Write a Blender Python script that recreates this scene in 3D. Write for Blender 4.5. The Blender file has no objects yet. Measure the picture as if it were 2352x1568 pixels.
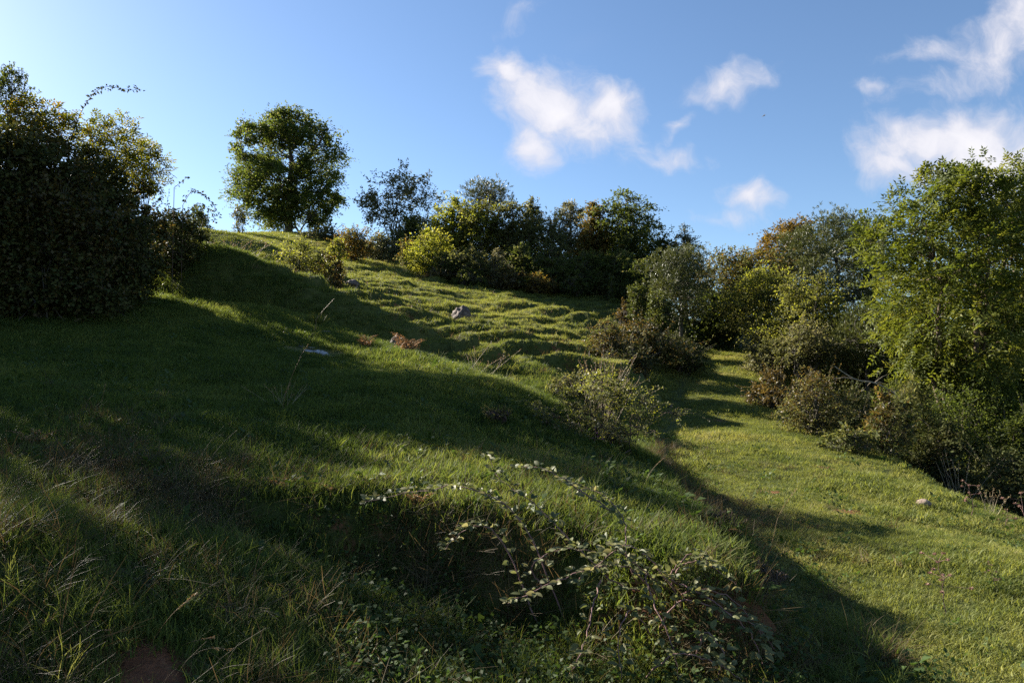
import bpy, math, random
import numpy as np
from mathutils import Vector, Matrix, Euler

# ------------------------------------------------------------------ camera, sky, sun, exposure
F = 683.0                     # focal length in pixels of a 1024 wide picture (24 mm)
PITCH = math.radians(2.5)
SUN_AZ, SUN_EL = math.radians(53), math.radians(26)      # azimuth to the left of the view
scene = bpy.context.scene
COL = scene.collection
cam_d = bpy.data.cameras.new('camera'); cam_d.sensor_width = 36.0; cam_d.lens = 36.0 * F / 1024
cam_d.clip_start = 0.05; cam_d.clip_end = 3000
cam = bpy.data.objects.new('camera', cam_d); COL.objects.link(cam)
cam.rotation_euler = (math.pi / 2 + PITCH, 0, 0)
scene.camera = cam
scene.view_settings.view_transform = 'Standard'; scene.view_settings.look = 'None'
scene.view_settings.gamma = 1.0; scene.view_settings.use_curve_mapping = False
scene.view_settings.exposure = 1.9
scene.cycles.max_bounces = 5; scene.cycles.diffuse_bounces = 3; scene.cycles.glossy_bounces = 2
scene.cycles.transmission_bounces = 4; scene.cycles.transparent_max_bounces = 4
scene.cycles.caustics_reflective = False; scene.cycles.caustics_refractive = False
scene.cycles.use_denoising = False
scene.cycles.use_adaptive_sampling = False

SUN = Vector((-math.sin(SUN_AZ) * math.cos(SUN_EL), math.cos(SUN_AZ) * math.cos(SUN_EL), math.sin(SUN_EL)))
sun_d = bpy.data.lights.new('sun', 'SUN'); sun_d.energy = 5.0; sun_d.angle = math.radians(0.6)
sun_d.color = (1.0, 0.92, 0.80)
sun_o = bpy.data.objects.new('sun', sun_d); COL.objects.link(sun_o)
sun_o.rotation_euler = SUN.to_track_quat('Z', 'Y').to_euler(); sun_o.location = (-40, 30, 40)

world = bpy.data.worlds.new('World'); scene.world = world; world.use_nodes = True
def build_world():
    nt = world.node_tree; N = nt.nodes; L = nt.links; N.clear()
    out = N.new('ShaderNodeOutputWorld'); bg = N.new('ShaderNodeBackground'); bg.inputs[1].default_value = 0.05
    L.new(bg.outputs[0], out.inputs[0])
    sky = N.new('ShaderNodeTexSky'); sky.sky_type = 'NISHITA'; sky.sun_disc = False
    sky.sun_elevation = SUN_EL; sky.sun_rotation = -SUN_AZ
    sky.altitude = 300; sky.air_density = 1.0; sky.dust_density = 0.3; sky.ozone_density = 3.6
    def math_(op, a, b=None, c=None, clamp=False):
        n = N.new('ShaderNodeMath'); n.operation = op; n.use_clamp = clamp
        for i, s in enumerate((a, b, c)):
            if s is None: continue
            if hasattr(s, 'links'): L.new(s, n.inputs[i])
            else: n.inputs[i].default_value = s
        return n.outputs[0]
    tc = N.new('ShaderNodeTexCoord'); sep = N.new('ShaderNodeSeparateXYZ'); L.new(tc.outputs['Generated'], sep.inputs[0])
    yy = math_('MAXIMUM', sep.outputs[1], 0.05)
    px = math_('DIVIDE', sep.outputs[0], yy); pz = math_('DIVIDE', sep.outputs[2], yy)
    cmb = N.new('ShaderNodeCombineXYZ'); L.new(px, cmb.inputs[0]); L.new(pz, cmb.inputs[1])
    def noise(vec, scale, detail=6, rough=0.6):
        n = N.new('ShaderNodeTexNoise'); n.inputs['Scale'].default_value = scale
        n.inputs['Detail'].default_value = detail; n.inputs['Roughness'].default_value = rough
        L.new(vec, n.inputs['Vector']); return n
    w1 = noise(cmb.outputs[0], 6.0, 3)
    sc = N.new('ShaderNodeVectorMath'); sc.operation = 'MULTIPLY_ADD'
    L.new(w1.outputs['Color'], sc.inputs[0]); sc.inputs[1].default_value = (0.13, 0.13, 0)
    sc.inputs[2].default_value = (-0.065, -0.065, 0)
    ad = N.new('ShaderNodeVectorMath'); ad.operation = 'ADD'; L.new(cmb.outputs[0], ad.inputs[0]); L.new(sc.outputs[0], ad.inputs[1])
    # clouds: x, y in photo pixels (2352 wide), half sizes, tilt, weight
    cl = [(1160, 155, 75, 60, -50, 1.05), (1265, 240, 140, 105, -25, 1.15), (1390, 240, 110, 70, -10, .95), (1215, 330, 60, 75, 20, .8),
          (1340, 300, 100, 60, 30, .75), (1655, 190, 95, 48, 10, .85), (1570, 270, 75, 28, 45, .7), (1540, 350, 110, 40, 5, .5),
          (2130, 335, 160, 85, 10, 1.05), (2250, 330, 190, 120, 0, 1.2), (2080, 390, 120, 60, 0, .8), (2230, 400, 170, 60, 0, .8),
          (2290, 120, 140, 85, 35, .75), (2370, 40, 110, 90, 0, .85), (2130, 115, 110, 35, 5, .5), (2020, 215, 50, 30, 0, .5),
          (1750, 455, 75, 42, -15, .72), (1690, 490, 110, 30, 0, .4), (1190, 20, 60, 25, 0, .22), (2150, 200, 150, 45, 20, .55)]
    g = None
    for (x, y, a, b, t, w) in cl:
        u = x * 1024 / 2352 - 512; v = 341 - y * 1024 / 2352
        d = Vector((u / F, math.cos(PITCH) - v / F * math.sin(PITCH), math.sin(PITCH) + v / F * math.cos(PITCH)))
        m = N.new('ShaderNodeMapping'); m.vector_type = 'TEXTURE'; L.new(ad.outputs[0], m.inputs[0])
        k = 1024 / 2352 / F * 1.25
        m.inputs['Location'].default_value = (d.x / d.y, d.z / d.y, 0)
        m.inputs['Rotation'].default_value = (0, 0, math.radians(t)); m.inputs['Scale'].default_value = (a * k, b * k, 1)
        ln = N.new('ShaderNodeVectorMath'); ln.operation = 'LENGTH'; L.new(m.outputs[0], ln.inputs[0])
        e = math_('MULTIPLY', math_('SUBTRACT', 1.0, ln.outputs['Value']), w)
        g = e if g is None else math_('MAXIMUM', g, e)
    front = math_('GREATER_THAN', sep.outputs[1], 0.1)
    g = math_('ADD', math_('MULTIPLY', math_('MAXIMUM', g, -0.4), front), math_('MULTIPLY', math_('SUBTRACT', 1.0, front), -0.4))
    # thin scattered cloud over the rest of the sky, on a plane overhead
    zz = math_('MAXIMUM', sep.outputs[2], 0.06)
    c2 = N.new('ShaderNodeCombineXYZ'); L.new(math_('DIVIDE', sep.outputs[0], zz), c2.inputs[0]); L.new(math_('DIVIDE', sep.outputs[1], zz), c2.inputs[1])
    f1 = noise(ad.outputs[0], 9.0, 7, 0.66); f2 = noise(c2.outputs[0], 0.7, 3, 0.6)
    dens = math_('ADD', math_('MULTIPLY', g, 1.35), math_('MULTIPLY', math_('SUBTRACT', f1.outputs['Fac'], 0.5), 2.3))
    mr = N.new('ShaderNodeMapRange'); mr.interpolation_type = 'SMOOTHSTEP'; L.new(dens, mr.inputs[0])
    mr.inputs[1].default_value = 0.0; mr.inputs[2].default_value = 1.1
    thin = N.new('ShaderNodeMapRange'); thin.interpolation_type = 'SMOOTHSTEP'; L.new(f2.outputs['Fac'], thin.inputs[0])
    thin.inputs[1].default_value = 0.60; thin.inputs[2].default_value = 0.95; thin.inputs[4].default_value = 0.25
    den = math_('MAXIMUM', math_('MULTIPLY', mr.outputs[0], 0.9), thin.outputs[0])
    mix = N.new('ShaderNodeMix'); mix.data_type = 'RGBA'; L.new(den, mix.inputs[0]); L.new(sky.outputs[0], mix.inputs[6])
    cs = N.new('ShaderNodeMapRange'); cs.interpolation_type = 'SMOOTHSTEP'; L.new(dens, cs.inputs[0]); cs.inputs[1].default_value = .5; cs.inputs[2].default_value = 1.7
    cc = N.new('ShaderNodeMix'); cc.data_type = 'RGBA'; L.new(cs.outputs[0], cc.inputs[0]); cc.inputs[6].default_value = (4.3, 4.3, 4.8, 1); cc.inputs[7].default_value = (5.7, 5.5, 5.6, 1)
    L.new(cc.outputs[2], mix.inputs[7])
    L.new(mix.outputs[2], bg.inputs[0])
build_world()
world.cycles.sampling_method = 'MANUAL'; world.cycles.sample_map_resolution = 512

# ------------------------------------------------------------------ small helpers
def at(u, v, Y):
    """Point at depth Y along the photograph's pixel (1024 wide frame)."""
    rx, ry = (u - 512) / F, (341 - v) / F
    d = (rx, math.cos(PITCH) - ry * math.sin(PITCH), math.sin(PITCH) + ry * math.cos(PITCH))
    k = Y / d[1]
    return (d[0] * k, Y, d[2] * k)
_rg = np.random.RandomState(7)
_tab = [_rg.rand(256, 256) for _ in range(6)]
def vnoise(x, y, s=0):
    ix = np.floor(x).astype(int); iy = np.floor(y).astype(int)
    fx = x - ix; fy = y - iy
    fx = fx * fx * (3 - 2 * fx); fy = fy * fy * (3 - 2 * fy)
    t = _tab[s % 6]; a, b, c, d = ix & 255, (ix + 1) & 255, iy & 255, (iy + 1) & 255
    return ((t[a, c] * (1 - fx) + t[b, c] * fx) * (1 - fy) + (t[a, d] * (1 - fx) + t[b, d] * fx) * fy) * 2 - 1
def fbm(x, y, s=0, o=4):
    r = 0; a = 1.0; n = 0
    for i in range(o):
        r = r + a * vnoise(x * 2 ** i + 17.3 * i, y * 2 ** i - 9.1 * i, s + i); n += a; a *= .5
    return r / n
def sstep(a, b, x):
    t = np.clip((x - a) / (b - a), 0, 1); return t * t * (3 - 2 * t)

# ------------------------------------------------------------------ terrain
class RBF:
    def __init__(self, pts, c=.9, lam=.12):
        p = np.array(pts, float); self.p = p[:, :2]; self.c = c
        n = len(p); A = np.zeros((n + 3, n + 3))
        d = np.sqrt(((self.p[:, None] - self.p[None]) ** 2).sum(-1) + c * c)
        A[:n, :n] = -d + np.eye(n) * lam
        A[:n, n] = 1; A[:n, n + 1:] = self.p; A[n, :n] = 1; A[n + 1:, :n] = self.p.T
        b = np.zeros(n + 3); b[:n] = p[:, 2]
        self.w = np.linalg.lstsq(A, b, rcond=None)[0]
    def __call__(self, x, y):
        r = self.w[-3] + self.w[-2] * x + self.w[-1] * y
        for (px, py), w in zip(self.p, self.w): r = r - w * np.sqrt((x - px) ** 2 + (y - py) ** 2 + self.c ** 2)
        return r
UP = [at(*p) for p in [
    # lip of the cut bank and the lawn above it
    (0, 435, 5.5), (75, 442, 5.3), (150, 465, 5.2), (260, 480, 5.1), (365, 492, 5.0), (440, 497, 4.9), (520, 512, 4.8), (610, 530, 4.6), (700, 515, 5.3), (735, 560, 4.2), (760, 600, 3.5),
    (0, 396, 7), (200, 418, 7), (400, 428, 7.2), (560, 452, 7.4), (668, 480, 7.2), (644, 447, 9.7), (0, 350, 10), (200, 365, 10), (400, 378, 10), (520, 398, 10.2), 
    (0, 312, 14), (120, 313, 14), (220, 327, 14), (300, 340, 13.5), 
    # spur: foot, crest, back
    (200, 301, 16.9), (279, 308, 16.6), (335, 327, 16.4), (390, 345, 16.2), (430, 358, 16.0), (280, 323, 15), (200, 315, 15),
    (300, 291, 22.5), (360, 310, 21.5), (420, 334, 20.5), (475, 358, 18), (225, 262, 23.5), (180, 252, 23),
    # gully and middle slope
    (520, 384, 15), (565, 398, 14.5), (610, 410, 14.5), (640, 425, 14),(640, 400, 18), (479, 347, 18), (544, 372, 17), (522, 331, 22), (610, 366, 20), (460, 318, 25), (522, 306, 28), (588, 315, 28),
    (435, 282, 36), (544, 294, 36), (627, 302, 35), (640, 350, 24), (600, 350, 22), (655, 338, 28), (668, 372, 23), (370, 262, 42), (392, 253, 50), (340, 262, 38), (305, 240, 48), (313, 233, 55), (390, 285, 30), (340, 278, 30),
    (285, 236, 58), (400, 250, 58), (150, 246, 40), (100, 243, 34), (60, 262, 24), (100, 285, 18),
    (450, 262, 52), (550, 265, 55), (640, 270, 55), (245, 241, 45), (150, 250, 60)]]
RIDGES = []
def ridge(pts, near, far):
    P = np.array([at(u, v, Y) for (u, v, Y, h) in pts]); h = np.array([p[3] for p in pts], float)
    for p, hh in zip(P, h): UP.append((p[0], p[1], p[2] - hh))
    RIDGES.append((P, h, near, far))
ridge([(170, 234, 19.8, .9), (218, 246, 18.6, 1.5), (279, 265, 18.2, 1.55), (331, 286, 18.0, 1.4), (383, 308, 17.9, 1.15), (427, 332, 17.8, .85), (445, 345, 17.6, .6), (453, 360, 17.2, .2)], 1.4, 2.0)      # the spur
ridge([(385, 346, 14, .1), (410, 352, 13.3, .3), (470, 370, 12.2, .4), (522, 392, 11.2, .42), (560, 414, 10.2, .4), (600, 440, 9, .25)], 1.8, .9)                                                     # outer edge of the lawn
ridge([(150, 222, 28, .5), (192, 227, 27, .8), (230, 233, 26.5, .8), (257, 240, 26, .7), (272, 252, 25, .3)], 2.2, 2.5)                                                                              # skyline bank
ridge([(455, 355, 16.8, .1), (500, 358, 16.6, .3), (540, 372, 15.8, .4), (575, 385, 15, .3)], 1.2, 1.0)
ridge([(590, 350, 18.5, .2), (625, 362, 17.8, .5), (638, 372, 17.2, .4)], 1.0, 1.2)
UP += [(-14, 13, 1.9), (-14, 8, .9), (-14, 3, 0), (-20, 12, 2.8), (-22, 25, 6), (-40, 10, 5), (-40, 40, 10), (-60, 0, 4), (-20, 70, 11), (20, 80, 7.5), (0, 90, 10), (-60, 90, 10), (-15, -10, -.8), (-40, -30, 0), (4, 30, 1.7), (2.6, 13, -1.25), (3.55, 17, -1.0)]
LOW = [at(*p) for p in [
    (0, 562, 3.0), (100, 556, 3.1), (160, 572, 3.2), (205, 604, 3.4), (100, 682, 2.6), (0, 682, 2.5), (250, 682, 3.0), (400, 682, 3.4), (512, 682, 3.5), (218, 556, 4.3), (110, 500, 4.3), (0, 470, 4.6), (50, 520, 3.7), (150, 535, 3.8), (300, 558, 4.4),
    (365, 572, 4.6), (480, 600, 4.5), (620, 640, 4.1), (760, 640, 4.1),
    (1000, 682, 3.6), (860, 682, 3.6), (830, 602, 4.95), (960, 602, 4.95), (760, 540, 6.7), (980, 540, 6.7), (700, 480, 10.4), (860, 480, 10.4), (660, 432, 15), (780, 430, 15), (655, 402, 19), (750, 401, 19), (655, 379, 23), (735, 379, 23), (700, 359, 28), (745, 357, 28), (770, 352, 32),
    # right of the path
    (880, 455, 13), (1010, 520, 9.0), (1030, 565, 7), (930, 478, 12), (1000, 492, 12), (820, 428, 17), (900, 445, 16.5), (965, 466, 15.5), (1024, 478, 16), (860, 412, 21), (940, 425, 21), (1030, 430, 22), (830, 372, 26), (930, 385, 27), (850, 345, 34), (950, 350, 36), (720, 325, 45), (820, 320, 45), (930, 330, 46)]]
LOW += [(1, 0, -1.65), (-3, 0, -1.25), (4, 0, -1.85), (9, 3, -2.2), (14, 9, -3.3), (18, 15, -3.8), (25, 20, -4.6), (25, 8, -5), (12, 60, 4.5), (30, 60, 3), (45, 40, -1), (60, 60, 0), (60, 10, -8), (30, -20, -6), (0, -20, -3), (-20, -20, -2), (20, 100, 5), (80, 100, 0), (40, -60, -9), (-7, 3, -.6), (-10, 5, -.2)]
fU, fL = RBF(UP), RBF(LOW)
LIP = [(-60, 6), (-12, 6.2), (-4.4, 5.25), (-3.1, 5.15), (-2.2, 4.85), (-1.1, 4.75), (-0.4, 4.6), (0.3, 4.4), (0.75, 4.05), (1.12, 3.75), (1.36, 3.95), (1.5, 4.6), (1.6, 5.6), (1.75, 7.3), (1.95, 9.7), (2.6, 13), (3.55, 17), (4.75, 22), (6.6, 28), (8, 36), (9, 60), (10, 400)]
def ridges(x, y):
    r = np.zeros(np.shape(x))
    for P, h, near, far in RIDGES:
        best = np.full(np.shape(x), 1e9); hh = np.zeros(np.shape(x)); sg = np.zeros(np.shape(x))
        for a, b, ha, hb in zip(P[:-1], P[1:], h[:-1], h[1:]):
            dx, dy = b[0] - a[0], b[1] - a[1]
            t = np.clip(((x - a[0]) * dx + (y - a[1]) * dy) / (dx * dx + dy * dy), 0, 1)
            d = np.hypot(x - a[0] - t * dx, y - a[1] - t * dy); up = d < best
            best = np.where(up, d, best); hh = np.where(up, ha + (hb - ha) * t, hh)
            sg = np.where(up, dx * (y - a[1]) - dy * (x - a[0]), sg)
        w = np.where(sg > 0, far, near)
        q = np.clip(1 - best / w, 0, 1); r = r + hh * (q * q * (3 - 2 * q) * .85 + .15 * q)
    return r
def lip_distance(x, y):
    """Signed distance to the bank's lip, positive on the lawn side."""
    best = np.full(np.shape(x), 1e9); sign = np.ones(np.shape(x))
    for (ax, ay), (bx, by) in zip(LIP[:-1], LIP[1:]):
        dx, dy = bx - ax, by - ay
        t = np.clip(((x - ax) * dx + (y - ay) * dy) / (dx * dx + dy * dy), 0, 1)
        d = np.hypot(x - ax - t * dx, y - ay - t * dy)
        cr = dx * (y - ay) - dy * (x - ax)
        s = np.where(cr > 0, 1.0, -1.0)
        up = d < best - 1e-9
        best = np.where(up, d, best); sign = np.where(up, s, sign)
    return best * sign
def terrain(x, y, full=False):
    x = np.asarray(x, float); y = np.asarray(y, float)
    wx = x + .35 * fbm(x * .5, y * .5, 1, 3); wy = y + .35 * fbm(x * .5 + 9, y * .5, 2, 3)
    u, l = fU(x, y) + ridges(wx, wy), fL(x, y)
    d = lip_distance(x, y) + .16 * fbm(x * 1.7, y * 1.7, 2, 3)
    wid = .28 + .006 * np.clip(y - 5, 0, 40) ** 1.7
    m = sstep(-wid * 1.3, wid * .45, d)
    # terracettes trodden along the contours of the far slope
    tm = sstep(14.0, 17.5, y + 0.25 * x) * sstep(-9, -4, x - (y - 20) * -.3) * (1 - sstep(62, 75, y))
    ph = u / .36 + 1.9 * fbm(x * .2, y * .2, 3, 4)
    fr = ph - np.floor(ph)
    stair = np.where(fr < .78, fr / .78, (1 - fr) / .22) - .5
    stair = stair * (0.25 + .95 * sstep(-.35, .4, fbm(x * .33 + 5, y * .33, 4, 3)))
    u = u - .42 * stair * tm
    hum = fbm(x * .75, y * .75, 0, 3)
    u = u + tm * (.10 * np.abs(hum) * 2 + .09 * fbm(x * 2.1, y * 2.1, 1, 3) - .08)
    u = u + (1 - tm) * (.075 * fbm(x * .7, y * .7, 2, 3) + .035 * fbm(x * 2.6, y * 2.6, 3, 2))
    rp = sstep(5.5, 8, x - .12 * y)
    edge = np.interp(y, [0, 5, 6.9, 9.3, 14.5, 19, 23, 28], [3.9, 4.7, 5.3, 6.5, 7.4, 7.2, 8.2, 10]) + .5 * fbm(x * .35, y * .35, 3, 3)
    fall = sstep(-.1, 1.3, x - edge) * (1 - sstep(26, 32, y))
    l = l - .6 * fall - .4 * sstep(1.2, 3.5, x - edge) * (1 - sstep(20, 28, y)) + fall * (.16 * np.abs(fbm(x * .8, y * .8, 0, 3)) * 2 + .05 * fbm(x * 2.2, y * 2.2, 2, 2))
    l = l + .045 * fbm(x * .9, y * .9, 5, 3) + .022 * fbm(x * 3.1, y * 3.1, 2, 2) + rp * .12 * fbm(x * .6, y * .6, 4, 3) + (1 - sstep(-.5, 1.5, x)) * .07 * fbm(x * 2, y * 2, 1, 3)
    z = l * (1 - m) + u * m
    face = 4 * m * (1 - m) * (1 - sstep(14, 22, y))
    z = z + face * .09 * fbm(x * 3, y * 3, 0, 3)
    if full == 2: return z, m, face, tm, sstep(.72, .8, fr) * (1 - sstep(.93, 1, fr))
    if full: return z, m, face, tm
    return z
GX0, GY0, GS = -26.0, -6.0, .16
_gx, _gy = np.meshgrid(np.arange(GX0, 30, GS), np.arange(GY0, 72, GS))
_gz = terrain(_gx, _gy)
def fast_h(x, y):
    fx = np.clip((x - GX0) / GS, 0, _gz.shape[1] - 1.01); fy = np.clip((y - GY0) / GS, 0, _gz.shape[0] - 1.01)
    i, j = fx.astype(int), fy.astype(int); a, b = fx - i, fy - j
    return (_gz[j, i] * (1 - a) + _gz[j, i + 1] * a) * (1 - b) + (_gz[j + 1, i] * (1 - a) + _gz[j + 1, i + 1] * a) * b
def H(x, y): return float(terrain(np.array([x]), np.array([y]))[0])
def slope_normal(x, y, e=.06):
    zx = (terrain(x + e, y) - terrain(x - e, y)) / (2 * e); zy = (terrain(x, y + e) - terrain(x, y - e)) / (2 * e)
    n = np.stack([-zx, -zy, np.ones_like(zx)], -1)
    return n / np.linalg.norm(n, axis=-1, keepdims=True)

# ------------------------------------------------------------------ materials
def new_mat(name):
    m = bpy.data.materials.new(name); m.use_nodes = True; m.node_tree.nodes.clear()
    return m, m.node_tree.nodes, m.node_tree.links
def ramp(N, stops):
    r = N.new('ShaderNodeValToRGB'); el = r.color_ramp.elements
    while len(el) < len(stops): el.new(0.5)
    for e, (p, c) in zip(el, stops): e.position = p; e.color = (*c, 1)
    return r
def leaf_mat(name, cols, transl=.4, rough=.5, spec=.35, inst=False, warm=None):
    m, N, L = new_mat(name)
    out = N.new('ShaderNodeOutputMaterial')
    a = N.new('ShaderNodeAttribute'); a.attribute_name = 'tint'
    if inst: a.attribute_type = 'INSTANCER'
    k = len(cols)
    r = ramp(N, [(i / max(1, k - 1), c) for i, c in enumerate(cols)])
    L.new(a.outputs['Fac'], r.inputs[0])
    p = N.new('ShaderNodeBsdfPrincipled'); p.inputs['Roughness'].default_value = rough; p.inputs['Specular IOR Level'].default_value = spec
    L.new(r.outputs[0], p.inputs['Base Color'])
    t = N.new('ShaderNodeBsdfTranslucent')
    hs = N.new('ShaderNodeHueSaturation'); hs.inputs['Hue'].default_value = .485; hs.inputs['Saturation'].default_value = 1.15; hs.inputs['Value'].default_value = 1.7
    L.new(r.outputs[0], hs.inputs['Color']); L.new(hs.outputs[0], t.inputs[0])
    mx = N.new('ShaderNodeMixShader'); mx.inputs[0].default_value = transl
    L.new(p.outputs[0], mx.inputs[1]); L.new(t.outputs[0], mx.inputs[2]); L.new(mx.outputs[0], out.inputs[0])
    return m
def bark_mat(name, c1, c2, scale=14):
    m, N, L = new_mat(name); out = N.new('ShaderNodeOutputMaterial')
    tc = N.new('ShaderNodeTexCoord'); mp = N.new('ShaderNodeMapping'); mp.inputs['Scale'].default_value = (1, 1, .25); L.new(tc.outputs['Object'], mp.inputs[0])
    n = N.new('ShaderNodeTexNoise'); n.inputs['Scale'].default_value = scale; n.inputs['Detail'].default_value = 5; L.new(mp.outputs[0], n.inputs['Vector'])
    r = ramp(N, [(.3, c1), (.7, c2)]); L.new(n.outputs['Fac'], r.inputs[0])
    p = N.new('ShaderNodeBsdfPrincipled'); p.inputs['Roughness'].default_value = .85; L.new(r.outputs[0], p.inputs['Base Color'])
    b = N.new('ShaderNodeBump'); b.inputs['Strength'].default_value = .6; b.inputs['Distance'].default_value = .03; L.new(n.outputs['Fac'], b.inputs['Height']); L.new(b.outputs[0], p.inputs['Normal'])
    L.new(p.outputs[0], out.inputs[0]); return m
def ground_mat():
    m, N, L = new_mat('turf'); out = N.new('ShaderNodeOutputMaterial')
    tc = N.new('ShaderNodeTexCoord')
    def noise(s, d=5, r=.6):
        n = N.new('ShaderNodeTexNoise'); n.inputs['Scale'].default_value = s; n.inputs['Detail'].default_value = d; n.inputs['Roughness'].default_value = r
        L.new(tc.outputs['Object'], n.inputs['Vector']); return n
    def mixc(f, a, b):
        x = N.new('ShaderNodeMix'); x.data_type = 'RGBA'; L.new(f, x.inputs[0]); L.new(a, x.inputs[6]); L.new(b, x.inputs[7]); return x.outputs[2]
    n1, n2, n3 = noise(.7), noise(9), noise(60, 3)
    g = ramp(N, [(.3, (.040, .054, .013)), (.5, (.072, .084, .021)), (.72, (.115, .10, .036))]); L.new(n1.outputs['Fac'], g.inputs[0])
    g2 = ramp(N, [(.3, (.032, .044, .011)), (.55, (.082, .094, .025)), (.8, (.13, .108, .045))]); L.new(n2.outputs['Fac'], g2.inputs[0])
    h = N.new('ShaderNodeMix'); h.data_type = 'RGBA'; h.inputs[0].default_value = .55; L.new(g.outputs[0], h.inputs[6]); L.new(g2.outputs[0], h.inputs[7])
    so = ramp(N, [(.3, (.10, .042, .020)), (.6, (.19, .080, .040)), (.85, (.27, .13, .075))]); L.new(n2.outputs['Fac'], so.inputs[0])
    at_ = N.new('ShaderNodeAttribute'); at_.attribute_name = 'soil'
    ad = N.new('ShaderNodeMath'); ad.operation = 'MULTIPLY_ADD'; L.new(n2.outputs['Fac'], ad.inputs[0]); ad.inputs[1].default_value = .9; ad.inputs[2].default_value = -.45
    sm = N.new('ShaderNodeMath'); sm.operation = 'ADD'; L.new(at_.outputs['Fac'], sm.inputs[0]); L.new(ad.outputs[0], sm.inputs[1])
    mr = N.new('ShaderNodeMapRange'); mr.inputs[1].default_value = .38; mr.inputs[2].default_value = .58; L.new(sm.outputs[0], mr.inputs[0])
    c = mixc(mr.outputs[0], h.outputs[2], so.outputs[0])
    p = N.new('ShaderNodeBsdfPrincipled'); p.inputs['Roughness'].default_value = .9; p.inputs['Specular IOR Level'].default_value = .15
    L.new(c, p.inputs['Base Color'])
    hs = N.new('ShaderNodeMath'); hs.operation = 'ADD'; L.new(n2.outputs['Fac'], hs.inputs[0]); L.new(n3.outputs['Fac'], hs.inputs[1])
    b = N.new('ShaderNodeBump'); b.inputs['Strength'].default_value = .7; b.inputs['Distance'].default_value = .05; L.new(hs.outputs[0], b.inputs['Height']); L.new(b.outputs[0], p.inputs['Normal'])
    L.new(p.outputs[0], out.inputs[0]); return m
def stone_mat(name, stops, scale=6):
    m, N, L = new_mat(name); out = N.new('ShaderNodeOutputMaterial'); tc = N.new('ShaderNodeTexCoord')
    n = N.new('ShaderNodeTexNoise'); n.inputs['Scale'].default_value = scale; n.inputs['Detail'].default_value = 8; n.inputs['Roughness'].default_value = .65; L.new(tc.outputs['Object'], n.inputs['Vector'])
    r = ramp(N, stops); L.new(n.outputs['Fac'], r.inputs[0])
    p = N.new('ShaderNodeBsdfPrincipled'); p.inputs['Roughness'].default_value = .85; L.new(r.outputs[0], p.inputs['Base Color'])
    b = N.new('ShaderNodeBump'); b.inputs['Strength'].default_value = .8; b.inputs['Distance'].default_value = .04; L.new(n.outputs['Fac'], b.inputs['Height']); L.new(b.outputs[0], p.inputs['Normal'])
    L.new(p.outputs[0], out.inputs[0]); return m
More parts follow.
